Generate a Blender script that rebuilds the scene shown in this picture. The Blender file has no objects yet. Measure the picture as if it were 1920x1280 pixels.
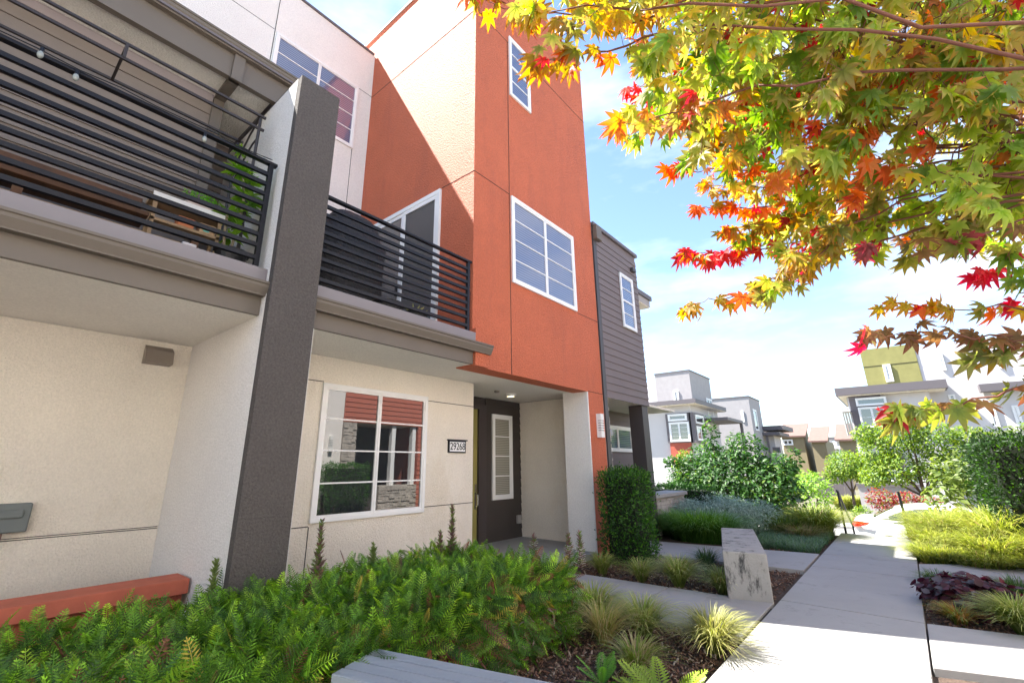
import bpy, math, random
import numpy as np
from mathutils import Vector, Matrix

SC = bpy.context.scene
COL = SC.collection
random.seed(7)
rng = np.random.default_rng(11)

# ------------------------------------------------------------------ camera
H = 1.5
FWD = np.array([0.7255478, 0.6263944, 0.2849745]); RGT = np.array([0.6538937, -0.7565843, -0.0017932]); UPV = np.array([-0.214484, -0.1876441, 0.9585334])
FPX, CXP, CYP = 856.822, 924.071, 613.993
cam_d = bpy.data.cameras.new("camera"); cam = bpy.data.objects.new("camera", cam_d); COL.objects.link(cam)
m = Matrix(((RGT[0], UPV[0], -FWD[0], 0), (RGT[1], UPV[1], -FWD[1], 0), (RGT[2], UPV[2], -FWD[2], H), (0, 0, 0, 1)))
cam.matrix_world = m
cam_d.sensor_fit = 'HORIZONTAL'; cam_d.sensor_width = 36.0
cam_d.lens = FPX / 1920 * 36
cam_d.shift_x = (960 - CXP) / 1920
cam_d.shift_y = -(640 - CYP) / 1920
cam_d.clip_start = 0.05; cam_d.clip_end = 3000
SC.camera = cam

# ------------------------------------------------------------------ light
SUN = Vector((-0.36, 1.0, 1.738)).normalized()
SC.view_settings.view_transform = 'Standard'; SC.view_settings.look = 'None'
SC.view_settings.exposure = 2.2; SC.view_settings.gamma = 1
SC.view_settings.use_curve_mapping = False
W = bpy.data.worlds.new("World"); SC.world = W; W.use_nodes = True
wn, wl = W.node_tree.nodes, W.node_tree.links
wn.clear()
wo = wn.new('ShaderNodeOutputWorld'); bg = wn.new('ShaderNodeBackground')
sky = wn.new('ShaderNodeTexSky'); sky.sky_type = 'NISHITA'; sky.sun_disc = False
sky.sun_elevation = math.asin(SUN.z); sky.sun_rotation = math.atan2(SUN.x, SUN.y)
sky.air_density = 1.0; sky.dust_density = 0.0; sky.ozone_density = 1.2
tc = wn.new('ShaderNodeTexCoord'); mp = wn.new('ShaderNodeMapping'); mp.inputs['Scale'].default_value = (1.0, 1.0, 3.2)
mp.inputs['Location'].default_value = (0.35, 0.1, 0.4)
ns = wn.new('ShaderNodeTexNoise'); ns.inputs['Scale'].default_value = 2.1; ns.inputs['Detail'].default_value = 7; ns.inputs['Roughness'].default_value = 0.55
rp = wn.new('ShaderNodeValToRGB'); rp.color_ramp.elements[0].position = 0.47; rp.color_ramp.elements[1].position = 0.70
rp.color_ramp.elements[1].color = (0.75, 0.75, 0.75, 1)
mx = wn.new('ShaderNodeMixRGB'); mx.inputs['Color2'].default_value = (4.2, 4.4, 4.6, 1)
wl.new(tc.outputs['Generated'], mp.inputs['Vector']); wl.new(mp.outputs[0], ns.inputs['Vector'])
wl.new(ns.outputs['Fac'], rp.inputs[0]); wl.new(rp.outputs[0], mx.inputs['Fac']); wl.new(sky.outputs[0], mx.inputs['Color1'])
wl.new(mx.outputs[0], bg.inputs['Color']); wl.new(bg.outputs[0], wo.inputs[0])
bg.inputs['Strength'].default_value = 0.085
sd = bpy.data.lights.new("sun", 'SUN'); sd.energy = 5.0; sd.angle = math.radians(0.5); sd.color = (1.0, 0.95, 0.87)
so = bpy.data.objects.new("sun", sd); COL.objects.link(so); so.location = (-5, 10, 20)
so.rotation_euler = SUN.to_track_quat('Z', 'Y').to_euler()

# ------------------------------------------------------------------ measuring: pixel of the photo -> point on a real plane
def P(x, y, ax, val):
    d = FWD + (x - CXP) / FPX * RGT - (y - CYP) / FPX * UPV
    c = np.array([0, 0, H]); t = (val - c[ax]) / d[ax]
    return c + t * d
def D(x, y, dist):
    d = FWD + (x - CXP) / FPX * RGT - (y - CYP) / FPX * UPV
    return np.array([0, 0, H]) + d * dist

# ------------------------------------------------------------------ materials
MATS = {}
def mat(name, col, rough=0.6, bump=0.0, bscale=60, var=0.0, vscale=3, metal=0.0, spec=0.5, ior=1.45, coat=0, bdist=0.01, stain=None, bdetail=3, speck=0.0):
    if name in MATS: return MATS[name]
    M = bpy.data.materials.new(name); M.use_nodes = True; MATS[name] = M
    n, l = M.node_tree.nodes, M.node_tree.links
    b = n['Principled BSDF']
    b.inputs['Base Color'].default_value = (*col, 1); b.inputs['Roughness'].default_value = rough
    b.inputs['Metallic'].default_value = metal; b.inputs['Specular IOR Level'].default_value = spec; b.inputs['IOR'].default_value = ior
    b.inputs['Coat Weight'].default_value = coat
    t = n.new('ShaderNodeTexCoord')
    if var > 0:
        a = n.new('ShaderNodeTexNoise'); a.inputs['Scale'].default_value = vscale; a.inputs['Detail'].default_value = 6; a.inputs['Roughness'].default_value = 0.6
        l.new(t.outputs['Object'], a.inputs['Vector'])
        r = n.new('ShaderNodeMapRange'); r.inputs['From Min'].default_value = 0.3; r.inputs['From Max'].default_value = 0.7
        r.inputs['To Min'].default_value = 1 - var; r.inputs['To Max'].default_value = 1 + var
        l.new(a.outputs['Fac'], r.inputs['Value'])
        mu = n.new('ShaderNodeVectorMath'); mu.operation = 'SCALE'; mu.inputs[0].default_value = col
        l.new(r.outputs[0], mu.inputs['Scale'])
        out = mu.outputs[0]
        if stain:
            a2 = n.new('ShaderNodeTexNoise'); a2.inputs['Scale'].default_value = stain[1]; a2.inputs['Detail'].default_value = 8; a2.inputs['Roughness'].default_value = 0.75
            mp2 = n.new('ShaderNodeMapping'); mp2.inputs['Scale'].default_value = stain[3] if len(stain) > 3 else (1, 1, 1)
            l.new(t.outputs['Object'], mp2.inputs[0]); l.new(mp2.outputs[0], a2.inputs['Vector'])
            r2 = n.new('ShaderNodeMapRange'); r2.inputs['From Min'].default_value = stain[2]; r2.inputs['From Max'].default_value = stain[2] + 0.12
            l.new(a2.outputs['Fac'], r2.inputs['Value'])
            m2 = n.new('ShaderNodeMixRGB'); m2.inputs['Color2'].default_value = (*stain[0], 1)
            l.new(r2.outputs[0], m2.inputs['Fac']); l.new(out, m2.inputs['Color1']); out = m2.outputs[0]
        if speck > 0:
            a3 = n.new('ShaderNodeTexNoise'); a3.inputs['Scale'].default_value = 48; a3.inputs['Detail'].default_value = 5; a3.inputs['Roughness'].default_value = 0.7
            l.new(t.outputs['Object'], a3.inputs['Vector']); r3 = n.new('ShaderNodeMapRange'); r3.inputs['From Min'].default_value = .35; r3.inputs['From Max'].default_value = .65
            r3.inputs['To Min'].default_value = 1 - speck; r3.inputs['To Max'].default_value = 1 + speck; l.new(a3.outputs['Fac'], r3.inputs['Value'])
            m3 = n.new('ShaderNodeVectorMath'); m3.operation = 'SCALE'; l.new(out, m3.inputs[0]); l.new(r3.outputs[0], m3.inputs['Scale']); out = m3.outputs[0]
        l.new(out, b.inputs['Base Color'])
    if bump > 0:
        a = n.new('ShaderNodeTexNoise'); a.inputs['Scale'].default_value = bscale; a.inputs['Detail'].default_value = bdetail; a.inputs['Roughness'].default_value = 0.6
        l.new(t.outputs['Object'], a.inputs['Vector'])
        bp = n.new('ShaderNodeBump'); bp.inputs['Strength'].default_value = bump; bp.inputs['Distance'].default_value = bdist
        l.new(a.outputs['Fac'], bp.inputs['Height']); l.new(bp.outputs[0], b.inputs['Normal'])
    return M
def foliage_mat(name, trans=0.4, rough=0.5, spec=0.4):
    if name in MATS: return MATS[name]
    M = bpy.data.materials.new(name); M.use_nodes = True; MATS[name] = M
    n, l = M.node_tree.nodes, M.node_tree.links
    b = n['Principled BSDF']; b.inputs['Roughness'].default_value = rough; b.inputs['Specular IOR Level'].default_value = spec
    at = n.new('ShaderNodeAttribute'); at.attribute_name = 'Col'
    l.new(at.outputs['Color'], b.inputs['Base Color'])
    tr = n.new('ShaderNodeBsdfTranslucent'); hs = n.new('ShaderNodeHueSaturation')
    hs.inputs['Hue'].default_value = 0.49; hs.inputs['Saturation'].default_value = 1.15; hs.inputs['Value'].default_value = 1.9
    l.new(at.outputs['Color'], hs.inputs['Color']); l.new(hs.outputs[0], tr.inputs['Color'])
    mxs = n.new('ShaderNodeMixShader'); mxs.inputs[0].default_value = trans
    l.new(b.outputs[0], mxs.inputs[1]); l.new(tr.outputs[0], mxs.inputs[2])
    l.new(mxs.outputs[0], n['Material Output'].inputs['Surface'])
    return M
STU = dict(bump=0.9, bscale=60, bdist=0.025, bdetail=5, speck=.07)
M_white = mat('white_stucco', (0.85, 0.81, 0.775), 0.9, var=0.03, vscale=1.2, **STU)
M_cream = mat('cream_stucco', (0.84, 0.77, 0.67), 0.9, var=0.05, vscale=1.3, stain=((0.78, 0.70, 0.58), 0.8, 0.52, (1, 1, .5)), **STU)
M_orange = mat('orange_stucco', (0.66, 0.165, 0.075), 0.70, var=0.06, vscale=1.6, bump=1.0, bscale=42, bdist=0.055, bdetail=4, spec=0.5, speck=.10, stain=((0.60, 0.15, 0.072), 0.9, 0.5, (1.5, 1.5, .5)))
M_grayst = mat('grey_stucco', (0.112, 0.097, 0.09), 0.9, var=0.06, vscale=2, bump=1.0, bscale=60, bdist=0.03, bdetail=5, speck=.2)
M_redst = mat('red_stucco', (0.42, 0.10, 0.065), 0.9, var=0.1, vscale=3, **STU)
M_taupe = mat('taupe_paint', (0.135, 0.113, 0.093), 0.55, var=0.03)
M_taupe_sid = mat('taupe_siding', (0.20, 0.165, 0.14), 0.7, var=0.04, bump=0.15, bscale=60)
M_greysid = mat('grey_siding', (0.165, 0.135, 0.135), 0.7, var=0.04, bump=0.15, bscale=60)
M_darksid = mat('dark_siding', (0.055, 0.046, 0.042), 0.7, var=0.05, bump=0.15, bscale=60)
M_darktrim = mat('dark_trim', (0.06, 0.05, 0.05), 0.5, var=0.03)
M_redsid = mat('red_siding', (0.42, 0.13, 0.09), 0.7, var=0.05, bump=0.15)
M_black = mat('black_metal', (0.008, 0.008, 0.012), 0.4, spec=0.35)
M_vinyl = mat('white_vinyl', (0.80, 0.80, 0.80), 0.4)
M_groove = mat('groove', (0.03, 0.025, 0.02), 0.95)
M_oliv = mat('olive_door', (0.30, 0.27, 0.08), 0.5)
M_glass = mat('window_glass', (0.022, 0.026, 0.030), 0.015, ior=2.3, spec=0.5, bump=0.03, bscale=1.3, bdist=0.01)
M_glassb = mat('sky_tint_glass', (0.17, 0.19, 0.27), 0.03, ior=2.3)  # bluish base colour stands in for reflected sky
def blinds(M, c0, c1, sc):
    n, l = M.node_tree.nodes, M.node_tree.links; t = n.new('ShaderNodeTexCoord'); w = n.new('ShaderNodeTexWave'); w.bands_direction = 'Z'; w.inputs['Scale'].default_value = sc; w.inputs['Distortion'].default_value = .3
    r = n.new('ShaderNodeValToRGB'); r.color_ramp.elements[0].color = (*c0, 1); r.color_ramp.elements[1].color = (*c1, 1); r.color_ramp.elements[0].position = .25; r.color_ramp.elements[1].position = .6
    l.new(t.outputs['Object'], w.inputs['Vector']); l.new(w.outputs['Fac'], r.inputs[0]); l.new(r.outputs[0], n['Principled BSDF'].inputs['Base Color'])
M_glassc = mat('warm_glass', (0.3, 0.29, 0.25), 0.05, ior=1.7)
blinds(M_glassb, (.07, .08, .15), (.16, .18, .28), 7.0)  # blind slats, with the sky reflection painted in as their blue tint
M_screen = mat('screen_mesh', (0.035, 0.037, 0.042), 0.35, ior=1.7)
M_metal = mat('aluminium', (0.42, 0.45, 0.50), 0.42, metal=0.25, var=.04)
M_gmetal = mat('grey_metal_box', (0.13, 0.15, 0.15), 0.5, var=0.05)
M_vent = mat('vent_metal', (0.26, 0.22, 0.19), 0.45, metal=0.3)
M_chrome = mat('satin_nickel', (0.6, 0.6, 0.58), 0.25, metal=1.0)
M_lampm = mat('lamp_white', (0.8, 0.8, 0.78), 0.4)
M_conc = mat('walk_concrete', (0.29, 0.285, 0.28), 0.85, var=0.07, vscale=1.1, bump=0.25, bscale=150, bdist=0.004, stain=((0.21, 0.205, 0.2), 2.3, 0.56))
M_bench = mat('weathered_concrete', (0.31, 0.295, 0.275), 0.9, var=0.1, vscale=4, bump=0.5, bscale=50, bdist=0.01, stain=((0.05, 0.05, 0.048), 3.0, 0.53, (2.2, 2.2, 0.9)))
M_mulch = mat('mulch_soil', (0.075, 0.05, 0.038), 0.95, var=0.35, vscale=14, bump=1.0, bscale=40, bdist=0.03)
M_asph = mat('street_paving', (0.20, 0.195, 0.185), 0.9, var=0.06)
M_stone = mat('stone_cladding', (0.42, 0.38, 0.34), 0.9, var=0.3, vscale=5, bump=0.7, bscale=20, bdist=0.02)
M_cap = mat('stone_cap', (0.36, 0.34, 0.33), 0.8, var=0.08)
M_wood = mat('brown_wood', (0.10, 0.045, 0.02), 0.5, var=0.25, vscale=8)
M_tan = mat('tan_wood', (0.32, 0.22, 0.13), 0.6, var=0.2, vscale=8)
M_roofb = mat('brown_roof', (0.17, 0.105, 0.09), 0.9, var=0.1)
M_tansid = mat('tan_siding', (0.25, 0.21, 0.13), 0.8, var=0.05)
M_olsid = mat('olive_taupe_siding', (0.22, 0.19, 0.12), 0.8, var=0.05)
M_green = mat('green_stucco', (0.26, 0.245, 0.09), 0.9, var=0.08, bump=0.3)
M_farwhite = mat('far_white_stucco', (0.56, 0.54, 0.55), 0.9, var=0.02)
M_fargrey = mat('far_grey_stucco', (0.36, 0.34, 0.345), 0.9, var=0.06)
M_slab = mat('slab_fascia', (0.13, 0.115, 0.125), 0.6)
M_bark = mat('bark', (0.10, 0.07, 0.05), 0.9, var=0.2, vscale=20, bump=0.6, bscale=40)
M_twig = mat('red_twig', (0.16, 0.06, 0.04), 0.7)
F_leaf = foliage_mat('leaf_blades', 0.35)
F_maple = foliage_mat('maple_leaves', 0.58, rough=0.45, spec=0.45)
F_grass = foliage_mat('grass_blades', 0.35, rough=0.5)

# ------------------------------------------------------------------ object helpers
def link(o, parent=None):
    COL.objects.link(o)
    if parent is not None: o.parent = parent
    return o
def tag(o, label=None, cat=None, group=None, kind=None):
    if label: o['label'] = label
    if cat: o['category'] = cat
    if group: o['group'] = group
    if kind: o['kind'] = kind
    return o
def empty(name, loc=(0, 0, 0), label=None, cat=None, group=None, parent=None):
    o = bpy.data.objects.new(name, None); o.location = loc; o.empty_display_size = 0.1
    link(o, parent); tag(o, label, cat, group); return o
class MB:
    """collects world-space geometry, builds ONE mesh object (parents sit at their location; children stored relative)"""
    def __init__(s): s.v = []; s.f = []; s.mi = []
    def add(s, vs, fs, mi=0):
        k = len(s.v); s.v += [tuple(map(float, q)) for q in vs]; s.f += [tuple(i + k for i in q) for q in fs]; s.mi += [mi] * len(fs); return s
    def box(s, x0, x1, y0, y1, z0, z1, mi=0):
        if x0 > x1: x0, x1 = x1, x0
        if y0 > y1: y0, y1 = y1, y0
        if z0 > z1: z0, z1 = z1, z0
        return s.add([(x0, y0, z0), (x1, y0, z0), (x1, y1, z0), (x0, y1, z0), (x0, y0, z1), (x1, y0, z1), (x1, y1, z1), (x0, y1, z1)],
                     [(0, 3, 2, 1), (4, 5, 6, 7), (0, 1, 5, 4), (1, 2, 6, 5), (2, 3, 7, 6), (3, 0, 4, 7)], mi)
    def prism(s, poly, z0, z1, mi=0):
        n = len(poly)
        a = sum(poly[i][0] * poly[(i + 1) % n][1] - poly[(i + 1) % n][0] * poly[i][1] for i in range(n))
        if a < 0: poly = poly[::-1]
        vs = [(p[0], p[1], z0 if len(p) < 3 else p[2] - (z1 - z0)) for p in poly] + [(p[0], p[1], z1 if len(p) < 3 else p[2]) for p in poly]
        fs = [tuple(range(n - 1, -1, -1)), tuple(range(n, 2 * n))] + [(i, (i + 1) % n, n + (i + 1) % n, n + i) for i in range(n)]
        return s.add(vs, fs, mi)
    def ext(s, prof, axis, a0, a1, mi=0):
        """extrude a closed profile (list of 2D) along axis 0 (profile = y,z) or 1 (profile = x,z)"""
        n = len(prof)
        def pt(p, a): return (a, p[0], p[1]) if axis == 0 else (p[0], a, p[1])
        vs = [pt(p, a0) for p in prof] + [pt(p, a1) for p in prof]
        fs = [tuple(range(n)), tuple(range(2 * n - 1, n - 1, -1))] + [(i, n + i, n + (i + 1) % n, (i + 1) % n) for i in range(n)]
        return s.add(vs, fs, mi)
    def tube(s, pts, r, seg=8, mi=0, cap=True):
        pts = [Vector(p) for p in pts]; n = len(pts)
        rs = r if isinstance(r, (list, tuple)) else [r] * n
        vs = []; prev = None
        for i, p in enumerate(pts):
            d = (pts[min(i + 1, n - 1)] - pts[max(i - 1, 0)]).normalized()
            if prev is None:
                a = d.cross(Vector((0, 0, 1)))
                if a.length < 1e-3: a = d.cross(Vector((1, 0, 0)))
            else: a = prev - d * prev.dot(d)
            a.normalize(); prev = a; b = d.cross(a)
            for k in range(seg):
                t = 2 * math.pi * k / seg; vs.append(p + a * (math.cos(t) * rs[i]) + b * (math.sin(t) * rs[i]))
        fs = [(i * seg + k, i * seg + (k + 1) % seg, (i + 1) * seg + (k + 1) % seg, (i + 1) * seg + k) for i in range(n - 1) for k in range(seg)]
        if cap: fs += [tuple(range(seg - 1, -1, -1)), tuple(range((n - 1) * seg, n * seg))]
        return s.add(vs, fs, mi)
    def lathe(s, c, prof, seg=20, mi=0):
        vs = []
        for r, z in prof:
            for k in range(seg):
                t = 2 * math.pi * k / seg; vs.append((c[0] + r * math.cos(t), c[1] + r * math.sin(t), c[2] + z))
        n = len(prof)
        fs = [(i * seg + k, i * seg + (k + 1) % seg, (i + 1) * seg + (k + 1) % seg, (i + 1) * seg + k) for i in range(n - 1) for k in range(seg)]
        fs += [tuple(range(seg - 1, -1, -1)), tuple(range((n - 1) * seg, n * seg))]
        return s.add(vs, fs, mi)
    def ball(s, c, r, seg=12, mi=0):
        rx, ry, rz = r if isinstance(r, tuple) else (r, r, r)
        vs = []; nr = seg // 2
        for i in range(nr + 1):
            a = math.pi * i / nr
            for k in range(seg):
                t = 2 * math.pi * k / seg; vs.append((c[0] + rx * math.sin(a) * math.cos(t), c[1] + ry * math.sin(a) * math.sin(t), c[2] + rz * math.cos(a)))
        return s.add(vs, [(i * seg + k, i * seg + (k + 1) % seg, (i + 1) * seg + (k + 1) % seg, (i + 1) * seg + k) for i in range(nr) for k in range(seg)], mi)
    def build(s, name, mats, parent=None, smooth=False, bevel=0.0, origin=None):
        me = bpy.data.meshes.new(name)
        off = Vector((0, 0, 0))
        if parent is not None:
            p = parent
            while p is not None: off += p.location; p = p.parent
        elif origin is not None: off = Vector(origin)
        me.from_pydata([tuple(Vector(q) - off) for q in s.v], [], s.f)
        for mm in (mats if isinstance(mats, (list, tuple)) else [mats]): me.materials.append(mm)
        me.polygons.foreach_set('material_index', s.mi)
        if smooth: me.polygons.foreach_set('use_smooth', [True] * len(s.f))
        me.update()
        o = bpy.data.objects.new(name, me)
        if parent is None and origin is not None: o.location = origin
        link(o, parent)
        if bevel > 0:
            bv = o.modifiers.new('bevel', 'BEVEL'); bv.width = bevel; bv.segments = 2; bv.limit_method = 'ANGLE'; bv.angle_limit = math.radians(40)
        return o
def big(name, V, Fc, cols, material, parent=None, smooth=False, origin=None):
    """fast mesh from numpy: V (n,3), Fc list/array of quads or tris (m,k), cols (n,3)"""
    me = bpy.data.meshes.new(name)
    off = np.zeros(3)
    if parent is not None:
        p = parent
        while p is not None: off = off + np.array(p.location); p = p.parent
    elif origin is not None: off = np.array(origin, float)
    V = np.asarray(V, np.float32) - off.astype(np.float32)
    Fc = np.asarray(Fc, np.int32); k = Fc.shape[1]
    me.vertices.add(len(V)); me.vertices.foreach_set('co', V.ravel())
    me.loops.add(Fc.size); me.loops.foreach_set('vertex_index', Fc.ravel())
    me.polygons.add(len(Fc)); me.polygons.foreach_set('loop_start', np.arange(0, Fc.size, k, dtype=np.int32))
    me.polygons.foreach_set('loop_total', np.full(len(Fc), k, np.int32))
    if smooth: me.polygons.foreach_set('use_smooth', np.ones(len(Fc), bool))
    me.materials.append(material); me.update(calc_edges=True); me.validate()
    a = me.color_attributes.new('Col', 'FLOAT_COLOR', 'POINT')
    c4 = np.ones((len(V), 4), np.float32); c4[:, :3] = cols; a.data.foreach_set('color', c4.ravel())
    o = bpy.data.objects.new(name, me)
    if parent is None and origin is not None: o.location = origin
    return link(o, parent)

def rotmats(d, n):
    """frames: y axis along d (leaf axis), z axis ~ n (leaf normal)"""
    y = d / np.linalg.norm(d, axis=1, keepdims=True)
    x = np.cross(y, n); x /= np.linalg.norm(x, axis=1, keepdims=True) + 1e-9
    z = np.cross(x, y)
    return np.stack([x, y, z], axis=2)      # columns
def scatter(tv, tf, tcol, pos, Rm, size, cols, jit=None):
    """template verts tv (v,3), faces tf (f,k), tcol (v,) blend 0..1 between cols[:,0] and cols[:,1]"""
    n = len(pos); v = len(tv)
    L = tv[None, :, :] * size[:, None, None]
    if jit is not None: L = L * jit
    V = np.einsum('nij,nvj->nvi', Rm, L) + pos[:, None, :]
    Fc = (tf[None] + (np.arange(n) * v)[:, None, None]).reshape(-1, tf.shape[1])
    C = cols[:, None, 0, :] * (1 - tcol)[None, :, None] + cols[:, None, 1, :] * tcol[None, :, None]
    return V.reshape(-1, 3), Fc, C.reshape(-1, 3)
def pal(choices, weights, n, var=0.18):
    w = np.array(weights, float); w /= w.sum()
    idx = rng.choice(len(choices), n, p=w)
    c = np.array(choices, float)[idx]
    if c.ndim == 2: c = np.stack([c, c], 1)
    return np.clip(c * rng.uniform(1 - var, 1 + var, (n, 1, 1)), 0, 1)
def rdir(n, zmin=-1, zmax=1):
    z = rng.uniform(zmin, zmax, n); t = rng.uniform(0, 2 * np.pi, n); r = np.sqrt(1 - z * z)
    return np.stack([r * np.cos(t), r * np.sin(t), z], 1)

# templates -------------------------------------------------------
def t_oval(w=0.38, fold=0.12, droop=0.12):
    v = []; c = []
    for t, ww in ((0, 0.02), (0.3, 0.85), (0.62, 0.9), (1.0, 0.0)):
        z = -droop * t * t
        v += [(-w / 2 * ww, t, z + fold * ww * 0.5), (0, t, z), (w / 2 * ww, t, z + fold * ww * 0.5)]; c += [t] * 3
    f = []
    for i in range(3):
        k = i * 3
        f += [(k, k + 1, k + 4, k + 3), (k + 1, k + 2, k + 5, k + 4)]
    return np.array(v, float), np.array(f), np.array(c)
OVAL = t_oval()
NARROW = t_oval(0.2, 0.06, 0.25)
def t_maple():
    v = []; f = []; c = []
    for ang, ln in ((0, 1.0), (38, 0.93), (-38, 0.93), (80, 0.74), (-80, 0.74), (128, 0.38), (-128, 0.38)):
        a = math.radians(ang); dx, dy = math.sin(a), math.cos(a); px, py = dy, -dx
        k = len(v)
        for t, ww in ((0, 0.02), (0.2, 0.095), (0.45, 0.15), (0.7, 0.095), (1.0, 0.0)):
            z = -0.30 * (t * ln) ** 2
            for sgn in (-1, 0, 1):
                v.append((dx * t * ln + px * sgn * ww * (0.6 + 0.4 * ln), dy * t * ln + py * sgn * ww * (0.6 + 0.4 * ln), z + abs(sgn) * ww * 0.35)); c.append(t ** 1.6)
        for i in range(4):
            q = k + i * 3
            f += [(q, q + 1, q + 4, q + 3), (q + 1, q + 2, q + 5, q + 4)]
    return np.array(v, float), np.array(f), np.array(c)
MAPLE = t_maple()
def t_frond(npair=12, wid=0.21):
    v = []; f = []; c = []
    def mid(t): return np.array([0, t, -0.25 * t * t + 0.06 * t])
    for i in range(npair):
        t = 0.1 + 0.9 * i / npair
        L = wid * math.sin(math.pi * (0.12 + 0.85 * (i + 0.5) / npair)) ** 0.8 + 0.02
        o = mid(t)
        for sg in (-1, 1):
            k = len(v); d = np.array([sg * 0.86, 0.5, -0.12]); w = np.array([0, 0.5, 0.05]) * 0.046
            v += [tuple(o), tuple(o + d * L * 0.45 - w), tuple(o + d * L), tuple(o + d * L * 0.45 + w)]
            f.append((k, k + 1, k + 2, k + 3)); c += [t] * 4
    k = len(v)
    for t in (0, 0.35, 0.7, 1.0):
        o = mid(t); v += [tuple(o + np.array([-0.007, 0, 0.004])), tuple(o + np.array([0.007, 0, 0.004]))]; c += [t, t]
    for i in range(3): f.append((k + 2 * i, k + 2 * i + 1, k + 2 * i + 3, k + 2 * i + 2))
    return np.array(v, float), np.array(f), np.array(c)
FROND = t_frond()

def leaf_cloud(blobs, n, size, choices, weights, tmpl=OVAL, up=0.5, shell=0.55, var=0.2, zmin=None, svar=0.35):
    """leaves through a crown made of ellipsoid clumps: (cx,cy,cz, rx,ry,rz)"""
    B = np.array(blobs, float); vol = (B[:, 3] * B[:, 4] * B[:, 5]) ** (2 / 3); vol /= vol.sum()
    idx = rng.choice(len(B), n, p=vol)
    d = rdir(n); rr = 1 - (1 - shell) * rng.random(n) ** 1.5 + rng.normal(0, 0.05, n)
    pos = B[idx, :3] + d * rr[:, None] * B[idx, 3:]
    if zmin is not None: pos[:, 2] = np.maximum(pos[:, 2], zmin + rng.random(n) * 0.1)
    nd = d + rdir(n) * 0.7 + np.array([0, 0, up])
    ax = np.cross(nd, rdir(n)) + d * 0.6
    return scatter(*tmpl, pos, rotmats(ax, nd), size * rng.uniform(1 - svar, 1 + svar, n), pal(choices, weights, n, var))
def mottle(part, per, lo=.6, hi=1.45):
    v, f, c = part; k = len(c) // per; m_ = rng.uniform(lo, hi, k).repeat(per); c = c.copy(); c[:k * per] *= m_[:, None]; return v, f, np.clip(c, 0, 1)
def merge(parts):
    V = []; Fc = []; C = []; k = 0
    for v, f, c in parts:
        V.append(v); Fc.append(f + k); C.append(c); k += len(v)
    return np.concatenate(V), np.concatenate(Fc), np.concatenate(C)
def blades(cx, cy, n, h, spread, w=0.006, z0=0.0, choices=None, weights=None, rad=0.06, droop=0.6, lean=None, hv=0.3, rady=None):
    """arching grass blades, vectorised: 5 stations"""
    t0 = rng.uniform(0, 2 * np.pi, n); r0 = rad * np.sqrt(rng.random(n))
    bx = cx + r0 * np.cos(t0); by = cy + (rady / rad if rady else 1) * r0 * np.sin(t0)
    ang = t0 + rng.normal(0, 0.7, n); L = h * rng.uniform(1 - hv, 1 + hv, n) ; sp = spread * rng.uniform(0.25, 1.1, n)
    dx, dy = np.cos(ang), np.sin(ang)
    if lean is not None: dx = dx + lean[0]; dy = dy + lean[1]
    S = np.array([0, 0.3, 0.6, 0.85, 1.0]); V = np.zeros((n, 5, 2, 3)); ww = w * rng.uniform(0.6, 1.3, n)
    z0 = np.broadcast_to(np.asarray(z0, float), (n,))
    for i, s in enumerate(S):
        out = sp * (s ** 1.7); z = L * (s - droop * s ** 3 * (0.4 + sp / (spread + 1e-9) * 0.5))
        wd = ww * (1 - s ** 2.2) + 0.0004
        for j, sg in enumerate((-1, 1)):
            V[:, i, j, 0] = bx + dx * out - dy * wd * sg; V[:, i, j, 1] = by + dy * out + dx * wd * sg; V[:, i, j, 2] = z0 + z
    f = np.array([(2 * i, 2 * i + 1, 2 * i + 3, 2 * i + 2) for i in range(4)])
    Fc = (f[None] + (np.arange(n) * 10)[:, None, None]).reshape(-1, 4)
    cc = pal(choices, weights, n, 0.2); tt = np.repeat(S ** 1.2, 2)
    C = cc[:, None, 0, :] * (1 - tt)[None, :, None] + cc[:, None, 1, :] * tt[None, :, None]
    return V.reshape(-1, 3), Fc, C.reshape(-1, 3)

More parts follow.
